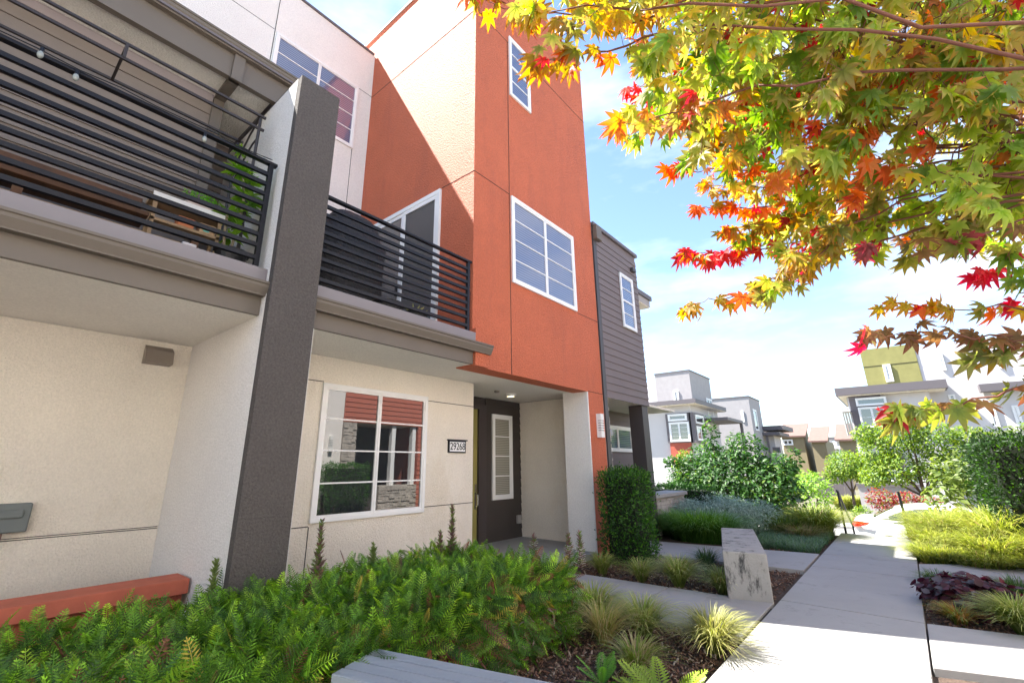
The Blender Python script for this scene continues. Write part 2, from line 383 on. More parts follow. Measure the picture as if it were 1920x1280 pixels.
# ------------------------------------------------------------------ architectural helpers
class Fr:
    """wall plane frame. face 'y-': wall looks towards -Y at Y=c, a = X.  face 'x-': looks towards -X at X=c, a = Y. 'y+' looks towards +Y"""
    def __init__(s, face, c): s.face = face; s.c = c
    def box(s, mb, a0, a1, d0, d1, z0, z1, mi=0):
        if s.face == 'y-': mb.box(a0, a1, s.c - d1, s.c - d0, z0, z1, mi)
        elif s.face == 'y+': mb.box(a0, a1, s.c + d0, s.c + d1, z0, z1, mi)
        else: mb.box(s.c - d1, s.c - d0, a0, a1, z0, z1, mi)
def window(parent, fr, a0, a1, z0, z1, panes=2, bars=3, fw=0.05, name='window', glass=None, proud=0.035, dark_right=False, split=None, rail=False):
    """window > frame mesh itself, glass (per sash), muntins"""
    f = MB()
    fr.box(f, a0, a1, 0, proud, z1 - fw, z1); fr.box(f, a0, a1, 0, proud, z0, z0 + fw)
    fr.box(f, a0, a0 + fw, 0, proud, z0 + fw, z1 - fw); fr.box(f, a1 - fw, a1, 0, proud, z0 + fw, z1 - fw)
    w = f.build(name, M_vinyl, parent, bevel=0.003)
    ai0, ai1 = a0 + fw, a1 - fw
    edges = [ai0 + (ai1 - ai0) * i / panes for i in range(panes + 1)]
    for i in range(panes):
        e0, e1 = edges[i], edges[i + 1]
        s = MB(); sw = fw * 0.55
        if i > 0: e0 += sw * 0.2
        fr.box(s, e0, e1, 0, proud * 0.7, z1 - fw - sw, z1 - fw); fr.box(s, e0, e1, 0, proud * 0.7, z0 + fw, z0 + fw + sw)
        fr.box(s, e0, e0 + sw, 0, proud * 0.7, z0 + fw + sw, z1 - fw - sw); fr.box(s, e1 - sw, e1, 0, proud * 0.7, z0 + fw + sw, z1 - fw - sw)
        if rail: fr.box(s, e0 + sw, e1 - sw, 0, proud * 0.7, (z0 + z1) / 2 - 0.02, (z0 + z1) / 2 + 0.02)
        s.build('sash', M_vinyl, w)
        g = MB(); fr.box(g, e0 + sw, e1 - sw, 0, 0.008, z0 + fw + sw, z1 - fw - sw)
        g.build('glass', glass or M_glass, w)
        if bars:
            for k in range(1, bars + 1):
                b = MB(); zz = z0 + fw + (z1 - z0 - 2 * fw) * k / (bars + 1)
                fr.box(b, e0 + sw, e1 - sw, 0.008, 0.018, zz - 0.009, zz + 0.009)
                b.build('muntin', M_vinyl, w)
    return w
def siding(parent, fr, a0, a1, z0, z1, material, pitch=0.15, name='siding', t=0.02):
    """lap boards: each board leans out at its lower edge"""
    mb = MB(); z = z0
    while z < z1 - 0.01:
        zt = min(z + pitch, z1)
        if fr.face in ('y-', 'y+'):
            s = -1 if fr.face == 'y-' else 1
            mb.ext([(fr.c, z), (fr.c + s * t, z), (fr.c + s * 0.004, zt), (fr.c, zt)], 0, a0, a1)
        else:
            mb.ext([(fr.c, z), (fr.c - t, z), (fr.c - 0.004, zt), (fr.c, zt)], 1, a0, a1)
        z = zt
    return mb.build(name, material, parent)
def joint(mb, fr, a0, a1, z0, z1): fr.box(mb, a0, a1, -0.002, 0.003, z0, z1)
blinds(M_glassc, (.20, .19, .16), (.36, .35, .30), 9.0)

# ================================================================== GROUND
def structure(mb, name, m, **k):
    o = mb.build(name, m, **k); o['kind'] = 'structure'; return o
LOW = -1.05
# lower street level reaching the horizon, with the raised courtyard terrace on it
structure(MB().add([(-300, -600, LOW - .02), (900, -600, LOW - .02), (900, 600, LOW - .02), (-300, 600, LOW - .02)], [(0, 1, 2, 3)]), 'ground', mat('dry_ground', (0.12, 0.11, 0.075), 0.95, var=0.2, vscale=0.5))
structure(MB().prism([(16.6, -60), (24.4, -60), (24.4, 60), (16.6, 60)], LOW - 0.2, LOW + 0.004), 'street', M_asph)
g = MB(); g.box(-14, 13.55, -2.62, 7.5, LOW - .3, -0.06)
structure(g, 'garden_bed', M_mulch)
g = MB(); g.add([(13.55, 1.45, -0.06), (13.55, 30, -0.06), (16.2, 30, LOW + .02), (16.2, 1.45, LOW + .02)], [(0, 3, 2, 1)])
g.add([(13.55, -30, -0.06), (13.55, 0.05, -0.06), (16.2, 0.05, LOW + .02), (16.2, -30, LOW + .02)], [(0, 3, 2, 1)])
g.add([(10.6, 7.5, -0.06), (13.55, 7.5, -0.06), (13.55, 30, -0.06), (10.6, 30, -0.06)], [(0, 1, 2, 3)])
g.add([(-14, -30, -0.06), (13.55, -30, -0.06), (13.55, -2.62, -0.06), (-14, -2.62, -0.06)], [(0, 1, 2, 3)])
structure(g, 'bank', M_mulch)
# concrete walks: slabs with 6 mm gaps for the joints over a dark filler
JT = 0.026
walk = MB()
def slab(poly): walk.prism(poly, -0.12, 0.0)
xs = [-3.0, -0.9, 1.2, 3.25, 5.06, 6.62, 9.0, 10.28, 12.0, 13.55]
for i in range(len(xs) - 1):
    a, b = xs[i] + JT / 2, xs[i + 1] - JT / 2
    ln = 0.145
    slab([(a, ln), (b, ln), (b, 1.372), (a, 1.372)])
# entry path of the red tower house (curves slightly), its slabs
for (p, q) in (((5.05, 6.44), (1.41, 2.55)), ((5.03, 6.36), (2.562, 3.75)), ((5.0, 6.24), (3.762, 4.29))):
    x0, x1 = p; y0, y1 = q
    slab([(x0, y0), (x1, y0), (x1 - 0.07, y1), (x0 - 0.02, y1)])
# path to the grey house
slab([(8.58, 1.41), (10.24, 1.41), (9.98, 2.80), (8.45, 2.80)]); slab([(8.44, 2.812), (9.97, 2.812), (9.70, 4.29), (8.22, 4.29)])
# paths to the opposite house
slab([(5.3, 0.13), (6.62, 0.13), (6.9, -1.2), (5.75, -1.2)]); slab([(5.752, -1.212), (6.902, -1.212), (7.15, -2.58), (6.0, -2.58)])
slab([(9.06, 0.13), (10.24, 0.13), (11.25, -1.2), (10.0, -1.2)]); slab([(10.01, -1.212), (11.26, -1.212), (12.3, -2.58), (11.1, -2.58)])
structure(walk, 'walkway', M_conc, bevel=0.006)
fill = MB().prism([(-3, 0.15), (13.5, 0.15), (13.5, 1.39), (-3, 1.39)], -0.3, -0.022).prism([(5.1, 1.2), (6.3, 1.2), (6.1, 4.2), (5.1, 4.2)], -0.3, -0.026)
structure(fill, 'joint_filler', M_groove)
# steps down to the street
st = MB()
for i in range(6):
    st.box(13.56 + 0.31 * i, 13.56 + 0.31 * (i + 1) - 0.004, 0.16, 1.38, LOW - 0.1, -0.165 * (i + 1) + 0.0)
st.box(15.43, 16.5, -12, 12, LOW - 0.2, LOW + 0.09)
structure(st, 'steps', M_conc, bevel=0.01)
g = MB(); g.box(24.4, 25.9, -60, 60, LOW - .2, LOW + 0.10)
structure(g, 'pavement', M_conc)

# ================================================================== RED TOWER TOWNHOUSE
M_ceil = mat('ceiling_stucco', (0.88, 0.85, 0.79), 0.9, var=0.02, vscale=1.3, **STU)
T = empty('townhouse', (4.5, 4.3, 0), 'white stucco townhouse with tall orange stucco tower and black balcony railing', 'townhouse')
Y0, YW, YD, YB = 4.305, 5.36, 6.40, 7.50
X1, X2 = 4.54, 8.33
ZS = 2.82
fF = Fr('y-', Y0); fW = Fr('y-', YW); fD = Fr('y-', YD); fB = Fr('y-', YB); fT = Fr('x-', X1)
MB().box(2.14, 5.70, YW, 6.9, -0.1, ZS).build('ground_floor_wall', M_cream, T)
MB().box(2.14, 8.33, 4.33, 6.9, ZS + .005, ZS + 0.12).build('porch_ceiling', M_ceil, T)
MB().box(5.70, 8.33, 4.32, 6.45, -0.1, 0.03).build('porch_floor', M_conc, T)
MB().box(5.702, 8.5, YD + 0.03, 6.9, -0.1, ZS).build('entry_backing', M_darktrim, T)
MB().box(8.33, 8.48, 4.62, 6.43, -0.1, ZS).build('porch_side_wall', M_cream, T)
# the tower
tw = MB(); tw.box(X1, X2, Y0, 4.62, ZS - 0.012, 11.1); tw.box(X1, X2, 4.62, 10.5, ZS + 0.13, 11.1); tw.box(7.76, X2, Y0, 4.86, -0.1, ZS - 0.012)
tw.box(X1, 4.82, 4.24, Y0, ZS - .012, 3.34)
tw.build('tower_wall', M_orange, T)
MB().box(7.725, 7.762, Y0 + 0.004, 4.85, -0.1, ZS + 0.003).build('pier_return', M_white, T)
cp = MB()
for b in ((X1 - .03, X2 + .03, Y0 - .03, Y0 + .12), (X1 - .03, X1 + .12, Y0 + .12, 10.5), (X2 - .12, X2 + .03, Y0 + .12, 10.5)): cp.box(b[0], b[1], b[2], b[3], 11.1, 11.14)
cp.build('parapet_cap', mat('cap_pale', (0.42, 0.33, 0.30), 0.5), T)
# third-floor wall
MB().box(2.372, X1 + .01, YB, 10.5, 3.2, 10.5).build('upper_wall', M_white, T)
MB().box(2.372, X1 - 0.031, YB - 0.03, YB + .12, 10.5, 10.55).build('roof_edge', M_slab, T)
# control joints
j = MB()
joint(j, fF, 5.42, 5.434, ZS - .01, 9.33); joint(j, fF, X1, 5.42, 5.955, 5.967); joint(j, fF, X1, X2, 9.33, 9.342)
joint(j, fF, 7.52, X2, 4.32, 4.331); joint(j, fF, 7.75, X2, ZS - .006, ZS + .004); joint(j, fF, 5.434, 5.46, 9.0, 9.01)
joint(j, fT, Y0, 5.05, 5.955, 5.967); joint(j, fT, 7.0, 7.5, 5.955, 5.967); joint(j, fT, Y0, 7.5, 9.33, 9.342)
joint(j, fB, 2.375, 2.387, 3.5, 10.5); joint(j, fB, 4.2, X1, 9.36, 9.37); joint(j, fB, 4.19, 4.2, 3.3, 7.78)
joint(j, fW, 4.66, 5.70, 2.42, 2.43); joint(j, fW, 4.66, 5.70, 0.90, 0.91); joint(j, fW, 2.14, 2.94, 2.49, 2.50); joint(j, fW, 2.14, 2.93, 0.80, 0.81); joint(j, fW, 2.93, 2.94, 0, 0.8)
j.build('control_joints', M_groove, T)
# party wall with grey pier face
MB().box(1.64, 2.09, 4.20, 7.45, -0.1, 5.50).build('party_wall', M_white, T)
MB().box(1.642, 2.088, 4.11, 4.199, -0.1, 5.50).build('grey_pier_face', M_grayst, T)
MB().box(1.64, 2.09, 4.2, 7.45, 5.502, 5.515).build('pier_top', M_grayst, T)
MB().box(2.092, 2.125, 4.17, 4.30, -0.1, 2.78).build('corner_trim', M_white, T)
# windows
w = window(T, fW, 2.93, 4.66, 0.84, 2.48, panes=2, bars=3, fw=0.05)
w = window(T, fF, 5.46, 7.48, 4.335, 5.945, panes=2, bars=3, fw=0.055, glass=M_glassb)
w = window(T, fF, 5.46, 6.12, 8.10, 9.50, panes=1, bars=3, fw=0.05, rail=True, glass=M_glassb)
w = window(T, fB, 2.41, 4.20, 7.79, 9.36, panes=2, bars=3, fw=0.05, glass=M_glassb)
# balcony slider on the tower's side
w = MB(); fT.box(w, 5.05, 7.0, 0, 0.045, 5.86, 5.94); fT.box(w, 5.05, 7.0, 0, 0.045, 3.35, 3.42); fT.box(w, 5.05, 5.12, 0, 0.045, 3.42, 5.86); fT.box(w, 6.93, 7.0, 0, 0.045, 3.42, 5.86)
sl = w.build('sliding_door', M_vinyl, T, bevel=0.003)
for a, b, dd in ((5.12, 6.03, 0.036), (6.03, 6.93, 0.022)):
    s = MB(); fT.box(s, a, b, 0, dd, 5.79, 5.86); fT.box(s, a, b, 0, dd, 3.42, 3.50); fT.box(s, a, a + .06, 0, dd, 3.50, 5.79); fT.box(s, b - .06, b, 0, dd, 3.50, 5.79)
    s.build('sash', M_vinyl, sl); s = MB(); fT.box(s, a + .06, b - .06, 0, dd * 0.4, 3.50, 5.79); s.build('glass', M_screen if a < 6 else M_glass, sl)
s = MB(); fT.box(s, 6.06, 6.09, 0.036, 0.075, 4.25, 4.45); s.build('handle', M_black, sl)
# balcony deck, fascia, gutter
def gutter(mb, x0, x1, yf, zt, h=0.13, d=0.125):
    """K-style gutter profile hung on a fascia whose front is yf"""
    prof = [(yf, zt), (yf - d, zt), (yf - d, zt - 0.022), (yf - d + 0.012, zt - 0.028), (yf - d + 0.014, zt - 0.055), (yf - d + 0.05, zt - h + 0.012), (yf - d + 0.052, zt - h), (yf, zt - h)]
    mb.ext(prof, 0, x0, x1)
def balcony(parent, x0, x1, g0, g1, yback):
    MB().box(x0, x1, 4.33, yback, ZS + 0.13, 3.27).build('balcony_deck', M_taupe, parent)
    MB().box(x0, x1 - (0.001 if x1 > 4 else 0), 4.285, 4.328, ZS + .005, 3.05).build('fascia', M_taupe, parent)
    MB().box(x0, x1, 4.24, 4.328, 3.13, 3.272).build('deck_edge', mat('edge_flashing', (0.20, 0.18, 0.19), 0.4), parent)
    gm = MB(); gutter(gm, g0, g1, 4.283, 3.125); gm.build('gutter', M_taupe, parent)
def railing(parent, x0, x1, z0=3.36, z1=4.41, y=4.35, n=8, posts=(), capext=(0, 0)):
    r = MB(); r.box(x0 - capext[0], x1 + capext[1], y - 0.03, y + 0.03, z1 - 0.03, z1)
    rail = r.build('balcony_railing', M_black, parent, bevel=0.004)
    MB().box(x0, x1, y - 0.02, y + 0.02, z0, z0 + 0.04).build('bottom_rail', M_black, rail)
    for px in posts: MB().box(px - 0.022, px + 0.022, y - 0.022, y + 0.022, z0 - 0.09, z1 - 0.03).build('post', M_black, rail)
    ps = sorted(posts)
    for k in range(n):
        zz = z0 + 0.04 + (z1 - 0.03 - z0 - 0.04) * (k + 1) / (n + 1)
        MB().box(x0 + 0.001, x1 - 0.001, y - 0.018, y + 0.018, zz - 0.019, zz + 0.019).build('bar', M_black, rail)
    return rail
balcony(T, 2.13, X1 + .0, 2.112, 4.84, 7.5)
railing(T, 2.10, 4.50, z0=3.36, z1=4.39, posts=(4.48,), capext=(0, 0.035))
d = MB(); d.tube([(2.15, 4.26, 3.0), (2.13, 4.24, 2.9), (2.11, 4.22, 2.78)], 0.03); d.build('downspout_elbow', M_taupe, T)
# porch: door, siding, sidelight, number, lamps
dd = MB(); fD.box(dd, 5.95, 6.93, -0.02, 0.0, 0.04, 2.56); dr = dd.build('front_door', M_oliv, T)
s = MB(); fD.box(s, 6.86, 6.90, 0.0, 0.02, 0.98, 1.12); s.tube([(6.88, YD - .02, 0.95), (6.88, YD - .07, 0.92), (6.88, YD - .07, 0.74), (6.88, YD - .02, 0.70)], 0.012); fD.box(s, 6.86, 6.90, 0, 0.012, 0.66, 0.96); s.build('handle', M_chrome, dr)
s = MB(); fD.box(s, 6.935, 7.16, -0.02, 0.045, 0.03, 2.66); fD.box(s, 5.72, 6.935, -0.02, 0.045, 2.57, 2.66); fD.box(s, 5.72, 5.94, -0.02, 0.045, 0.03, 2.57); s.build('door_frame', M_darktrim, T)
siding(T, fD, 7.165, 8.33, 0.03, ZS, M_darksid, pitch=0.165)
w = window(T, Fr('y-', YD - 0.022), 7.34, 8.00, 0.80, 2.50, panes=1, bars=3, fw=0.06, name='sidelight_window', glass=M_glassc)
s = MB(); fD.box(s, 8.13, 8.25, 0.02, 0.075, 0.30, 0.46); s.build('outlet_cover', mat('outlet_grey', (0.35, 0.33, 0.32), 0.5), T, bevel=0.008)
# number plate
npl = MB(); fW.box(npl, 5.12, 5.50, 0.0, 0.03, 1.665, 1.85); fW.box(npl, 5.10, 5.52, 0.0, 0.05, 1.85, 1.868)
NP = npl.build('house_number_plate', M_black, T)
s = MB(); fW.box(s, 5.14, 5.48, 0.03, 0.033, 1.685, 1.832); s.build('plate_face', M_vinyl, NP)
fc = bpy.data.curves.new('digits', 'FONT'); fc.body = '29268'; fc.size = 0.15; fc.align_x = 'CENTER'; fc.align_y = 'CENTER'; fc.extrude = 0.002; fc.space_character = 1.0
fc.materials.append(M_black); fo_ = bpy.data.objects.new('digits_curve', fc); COL.objects.link(fo_); bpy.context.view_layer.update()
dm = bpy.data.meshes.new_from_object(fo_); bpy.data.objects.remove(fo_); fo = bpy.data.objects.new('digits', dm); link(fo, NP)
fo.location = Vector((5.31, YW - 0.036, 1.758)) - T.location; fo.rotation_euler = (math.pi / 2, 0, 0); fo.scale = (0.9, 1.05, 1)
# wall lamp: white ribbed box
def wall_lamp(parent, fr, a, z):
    b = MB(); fr.box(b, a - .06, a + .06, 0, 0.03, z - .22, z + .22); L = b.build('wall_lamp', M_lampm, parent, bevel=0.004)
    b = MB()
    fr.box(b, a - .06, a + .06, 0.03, 0.10, z + .10, z + .22); fr.box(b, a - .06, a + .06, 0.03, 0.10, z - .22, z - .10)
    for k in range(4): fr.box(b, a - .06, a + .06, 0.03, 0.10, z - .082 + k * .046, z - .055 + k * .046)
    b.build('louvres', M_lampm, L, bevel=0.003)
    b = MB(); fr.box(b, a - .05, a + .05, 0.03, 0.085, z - .1, z + .1); b.build('diffuser', mat('lamp_grey', (0.35, 0.36, 0.37), 0.3), L)
wall_lamp(T, fF, 8.06, 2.19)
c = MB(); c.lathe((7.12, 5.68, ZS - 0.045), [(0.09, 0.0), (0.105, 0.012), (0.11, 0.03), (0.11, 0.05)], 24); cl = c.build('ceiling_light', M_lampm, T, smooth=False)
c = MB(); c.lathe((7.12, 5.68, ZS - 0.05), [(0.03, 0), (0.078, 0.004), (0.08, 0.007)], 24)
le = mat('warm_lens', (0.9, 0.8, 0.6), 0.3); le.node_tree.nodes['Principled BSDF'].inputs['Emission Color'].default_value = (1, .8, .5, 1); le.node_tree.nodes['Principled BSDF'].inputs['Emission Strength'].default_value = 0.7
c.build('lens', le, cl)
# small louvre vent near ceiling
c = MB(); c.lathe((6.6, 5.6, ZS - 0.03), [(0.02, 0), (0.05, 0.005), (0.05, 0.04)], 12); c.build('sprinkler_head', M_vent, T)

# ================================================================== LEFT NEIGHBOUR
N = empty('townhouse', (-1.0, 5.0, 0), 'cream townhouse with roofed balcony above shaded patio left of grey pier', 'townhouse')
fP = Fr('y-', 6.08); fC = Fr('y-', 5.30)
MB().box(-7, 1.638, 6.08, 7.45, -0.1, ZS).build('patio_wall', M_cream, N)
MB().box(-7, 1.638, 4.33, 6.3, ZS + .005, ZS + .12).build('patio_ceiling', M_ceil, N)
j = MB(); joint(j, fP, -3, 1.63, 0.855, 0.862); joint(j, fP, -3, 1.63, 0.872, 0.878); j.build('control_joints', M_groove, N)
balcony(N, -7, 1.636, -7, 1.66, 7.45)
railing(N, -6.0, 1.575, z0=3.38, z1=4.46, posts=(1.56, -1.6, -4.6), n=8, capext=(0, 0.04))
# hood vent and meter box
v = MB(); v.add([(1.19, 6.08, 2.76), (1.45, 6.08, 2.76), (1.45, 6.08, 2.55), (1.19, 6.08, 2.55), (1.19, 5.99, 2.70), (1.45, 5.99, 2.70), (1.45, 5.95, 2.56), (1.19, 5.95, 2.56)],
               [(0, 1, 5, 4), (4, 5, 6, 7), (0, 4, 7, 3), (1, 2, 6, 5), (3, 7, 6, 2)])
v.build('vent_hood', M_vent, N)
v = MB(); fP.box(v, 0.34, 0.62, 0, 0.10, 0.93, 1.17); mbx = v.build('meter_box', M_gmetal, N, bevel=0.012)
v = MB(); fP.box(v, 0.40, 0.57, 0.10, 0.125, 1.05, 1.12); v.build('cover', M_gmetal, mbx, bevel=0.01)
v = MB(); v.tube([(0.46, 6.0, 0.93), (0.46, 6.0, 0.84)], 0.014); v.build('conduit', M_roofb, mbx)
# balcony back wall, recess, ceiling
siding(N, fC, -7, 1.28, 3.27, 5.60, M_taupe_sid, pitch=0.148)
MB().box(-7, 1.28, 5.302, 7.4, 3.275, 5.60).build('inner_wall', M_taupe_sid, N)
siding(N, Fr('y-', 6.15), 1.281, 1.638, 3.27, 5.60, M_taupe_sid, pitch=0.148)
MB().box(1.281, 1.638, 6.152, 7.4, 3.275, 5.6).build('recess_wall', M_taupe_sid, N)
MB().box(-7, 1.638, 4.86, 6.3, 5.605, 5.70).build('balcony_ceiling', M_ceil, N)
s = MB(); fC.box(s, 1.16, 1.27, 0.001, 0.05, 3.27, 5.56); s.box(1.16, 1.27, 4.79, 5.25, 5.56, 5.604); s.box(1.16, 1.27, 4.755, 4.789, 5.53, 5.89)
s.build('pilaster', M_taupe, N)
s = MB(); fC.box(s, -7, 1.155, 0.001, 0.035, 5.50, 5.60); s.build('ceiling_moulding', mat('lav_trim', (0.30, 0.26, 0.27), 0.6), N)
MB().box(-7, 2.36, 4.79, 4.858, 5.56, 5.93).build('roof_beam', M_taupe, N)
rf = MB(); rf.add([(-7, 4.70, 5.93), (2.37, 4.70, 5.93), (2.37, 7.5, 6.10), (-7, 7.5, 6.10), (-7, 4.70, 5.87), (2.37, 4.70, 5.87), (2.37, 7.5, 5.9), (-7, 7.5, 5.9)],
                 [(0, 1, 2, 3), (4, 7, 6, 5), (0, 4, 5, 1), (1, 5, 6, 2)])
rf.build('balcony_roof', M_slab, N)
gm = MB(); gutter(gm, -7, 2.36, 4.785, 5.965, h=0.11, d=0.11); gm.build('roof_gutter', M_taupe, N)
MB().box(-7, 2.37, YB, 10.5, 6.02, 10.5).build('upper_wall', M_white, N)
MB().box(-7, 2.371, YB - 0.03, YB + .12, 10.5, 10.55).build('roof_edge', M_slab, N)
j = MB(); joint(j, fB, -7, 2.37, 9.39, 9.40); j.build('control_joints', M_groove, N)
# low red patio wall
lw = empty('patio_wall', (0.4, 4.98, 0), 'low red stucco garden wall with painted board cap behind hedge', 'wall')
MB().box(-5, 1.60, 4.93, 5.12, -0.1, 0.44).build('base', M_redst, lw)
MB().box(-5, 1.62, 4.86, 5.18, 0.44, 0.555).build('cap', mat('red_board', (0.47, 0.12, 0.07), 0.7, var=0.12, vscale=6), lw, bevel=0.006)

# ================================================================== GREY SIDED HOUSE
G = empty('townhouse', (9.5, 4.3, 0), 'grey lap-sided townhouse with overhanging upper storey beyond orange tower', 'townhouse')
fG = Fr('y-', Y0 + .01)
MB().box(8.345, 10.62, Y0 + .012, 10, 2.84, 6.60).build('wall', M_greysid, G)
siding(G, fG, 8.50, 10.62, 2.78, 6.48, M_greysid, pitch=0.155)
s = MB(); fG.box(s, 8.36, 8.499, 0, 0.03, 0.0, 6.45); s.build('corner_board', M_darktrim, G)
s = MB(); fG.box(s, 8.36, 8.60, 0.031, 0.13, 6.25, 6.60); s.build('rain_head', M_taupe, G, bevel=0.01)
s = MB(); s.box(8.36, 10.66, Y0 - 0.05, Y0 + .1, 6.60, 6.68); s.box(10.58, 10.66, Y0 + .1, 10, 6.60, 6.68); s.build('roof_cap', M_slab, G)
window(G, Fr('y-', Y0 - .01), 9.55, 10.25, 4.50, 5.85, panes=1, bars=3, fw=0.05, rail=True, glass=M_glassb)
s = MB(); fG.box(s, 10.25, 10.42, 0.02, 0.09, 6.10, 6.20); s.build('vent_hood', M_darktrim, G)
s = MB(); s.box(8.48, 12.3, Y0 + .02, 5.6, 2.785, 2.84); s.build('porch_soffit', M_cream, G)
siding(G, Fr('y-', 5.45), 8.48, 12.3, 0.0, 2.785, M_greysid, pitch=0.16, name='porch_siding')
MB().box(8.345, 12.3, 5.452, 10, -0.1, 2.78).build('porch_wall', M_greysid, G)
window(G, Fr('y-', 5.43), 10.3, 12.0, 1.78, 2.42, panes=2, bars=0, fw=0.06, glass=M_glassb)
def stone_blocks(mb, fr, a0, a1, z0, z1):
    z = z0; R = random.Random(5)
    while z < z1 - .005:
        h = min(R.uniform(0.035, 0.085), z1 - z); a = a0
        while a < a1 - .005:
            wd = min(R.uniform(0.12, 0.34), a1 - a)
            fr.box(mb, a + .002, a + wd - .002, 0, R.uniform(0.02, 0.055), z + .002, z + h - .002); a += wd
        z += h
s = MB(); stone_blocks(s, Fr('y-', 4.5), 8.50, 8.86, 0, 2.78); stone_blocks(s, Fr('x-', 8.9), 4.5, 5.0, 0, 2.78); s.box(8.50, 8.9, 4.501, 5.2, 0, 2.78); s.build('stone_pier', M_stone, G)
MB().box(10.26, 10.58, Y0 + .03, Y0 + .35, -0.1, 2.784).build('porch_post', M_darktrim, G)
s = MB(); s.add([(10.63, 4.62, 5.98), (12.15, 4.62, 5.98), (12.15, 9, 6.1), (10.63, 9, 6.1), (10.63, 4.62, 5.72), (12.15, 4.62, 5.72), (12.15, 9, 5.72), (10.63, 9, 5.72)], [(0, 1, 2, 3), (4, 7, 6, 5), (0, 4, 5, 1), (1, 5, 6, 2)])
s.build('side_roof', M_fargrey, G)
MB().box(10.63, 12.18, 4.56, 4.618, 5.90, 6.02).build('side_gutter', M_slab, G)
MB().box(10.63, 12.14, 4.63, 9, 5.70, 5.72).build('side_soffit', M_cream, G)
MB().box(10.63, 11.4, 6.2, 9.5, 2.84, 5.70).build('rear_wall', M_white, G)

# low stone wall by the grey house
sw = empty('stone_wall', (11.5, 4.6, 0), 'low stacked-stone wall with grey cap beside grass clump', 'wall')
s = MB(); stone_blocks(s, Fr('y-', 4.45), 10.75, 12.6, -0.05, 0.74); stone_blocks(s, Fr('x-', 10.74), 4.45, 4.85, -0.05, 0.74); s.box(10.75, 12.6, 4.451, 4.85, -.05, 0.74); s.build('stones', M_stone, sw)
MB().box(10.66, 12.68, 4.36, 4.92, 0.741, 0.82).build('cap', M_cap, sw, bevel=0.008)

# ================================================================== OPPOSITE HOUSE (seen mirrored in the windows)
O = empty('townhouse', (8, -2.6, 0), 'white and red-sided townhouse across the path, seen mirrored in the window', 'townhouse')
fO = Fr('y+', -2.6)
MB().box(-9, 8.1, -9, -2.6, -0.1, 6.2).build('white_wall', M_white, O)
MB().box(8.1, 12.4, -9, -2.62, 2.82, 6.2).build('red_wall', M_redsid, O)
siding(O, fO, 8.11, 12.38, 2.80, 6.1, M_redsid, pitch=0.16)
MB().box(8.1, 11.2, -9, -4.0, -0.1, 2.78).build('porch_back', M_darksid, O)
MB().box(11.2, 12.4, -9, -2.62, -0.1, 2.80).build('red_lower_wall', M_redsid, O)
siding(O, fO, 11.2, 12.38, 0.0, 2.79, M_redsid, pitch=0.16)
MB().box(8.12, 11.2, -4.0, -2.64, 2.79, 2.818).build('porch_soffit', M_cream, O)
s = MB(); stone_blocks(s, fO, 8.12, 8.6, 0.0, 2.78); s.box(8.12, 8.6, -3.0, -2.601, 0, 2.78); s.build('stone_pier', M_stone, O)
for x in (10.15, 11.05): MB().box(x - .08, x + .08, -2.8, -2.64, 0.8, 2.785).build('porch_post', M_vinyl, O)
s = MB(); stone_blocks(s, fO, 9.6, 11.2, 0, 0.8); s.box(9.6, 11.2, -2.95, -2.601, 0, 0.8); s.build('stone_base', M_stone, O)
MB().box(9.0, 9.55, -3.99, -3.95, 0, 2.2).build('door', M_darktrim, O)
window(O, Fr('y+', -2.58), 11.6, 12.2, 1.9, 2.45, panes=1, bars=0)
wall_lamp(O, fO, 7.7, 2.1)
for a in (-1.0, 3.0): window(O, fO, a, a + 1.7, 4.0, 5.5, panes=2, bars=3)
window(O, fO, 10.0, 11.8, 4.2, 5.6, panes=2, bars=3)
window(O, fO, 1.6, 3.4, 0.9, 2.4, panes=2, bars=3)
MB().box(-9.05, 12.45, -9, -2.55, 6.2, 6.27).build('roof_cap', M_slab, O)
MB().box(0, 12, -12, -7.6, 6.28, 9.2).build('upper_storey', M_white, O)

# ================================================================== THINGS ON THE BALCONIES
DK = 3.272
b = empty('bench', (-0.3, 4.75, DK), 'long dark brown wooden bench behind left balcony railing', 'bench')
for k in range(2): MB().box(-1.9, 0.70, 4.86 + .03 * k, 4.89 + .03 * k, 3.62 + k * .13, 3.73 + k * .13).build('back_slat', M_wood, b, bevel=0.004)
MB().box(-1.9, 0.72, 4.56, 4.88, 3.56, 3.60).build('seat', M_wood, b, bevel=0.006)
MB().box(-1.85, 1.10, 4.70, 4.76, 3.42, 3.47).build('stretcher', M_tan, b)
for x in (-1.85, -0.1, 1.08):
    MB().box(x, x + .06, 4.64, 4.70, DK, 3.56).build('leg', M_wood, b)
s = empty('plant_stand', (1.0, 4.75, DK), 'tan plank plant stand with pale edge near grey pier', 'plant stand')
MB().box(0.72, 1.32, 4.62, 4.88, 3.80, 3.835).build('top', M_tan, s); MB().box(0.72, 1.32, 4.605, 4.618, 3.80, 3.84).build('edge', M_vinyl, s)
MB().box(0.74, 1.30, 4.64, 4.86, 3.585, 3.61).build('shelf', M_tan, s)
for x in (0.74, 1.27):
    for y in (4.64, 4.83): MB().box(x, x + .03, y, y + .03, DK, 3.799).build('leg', M_tan, s)
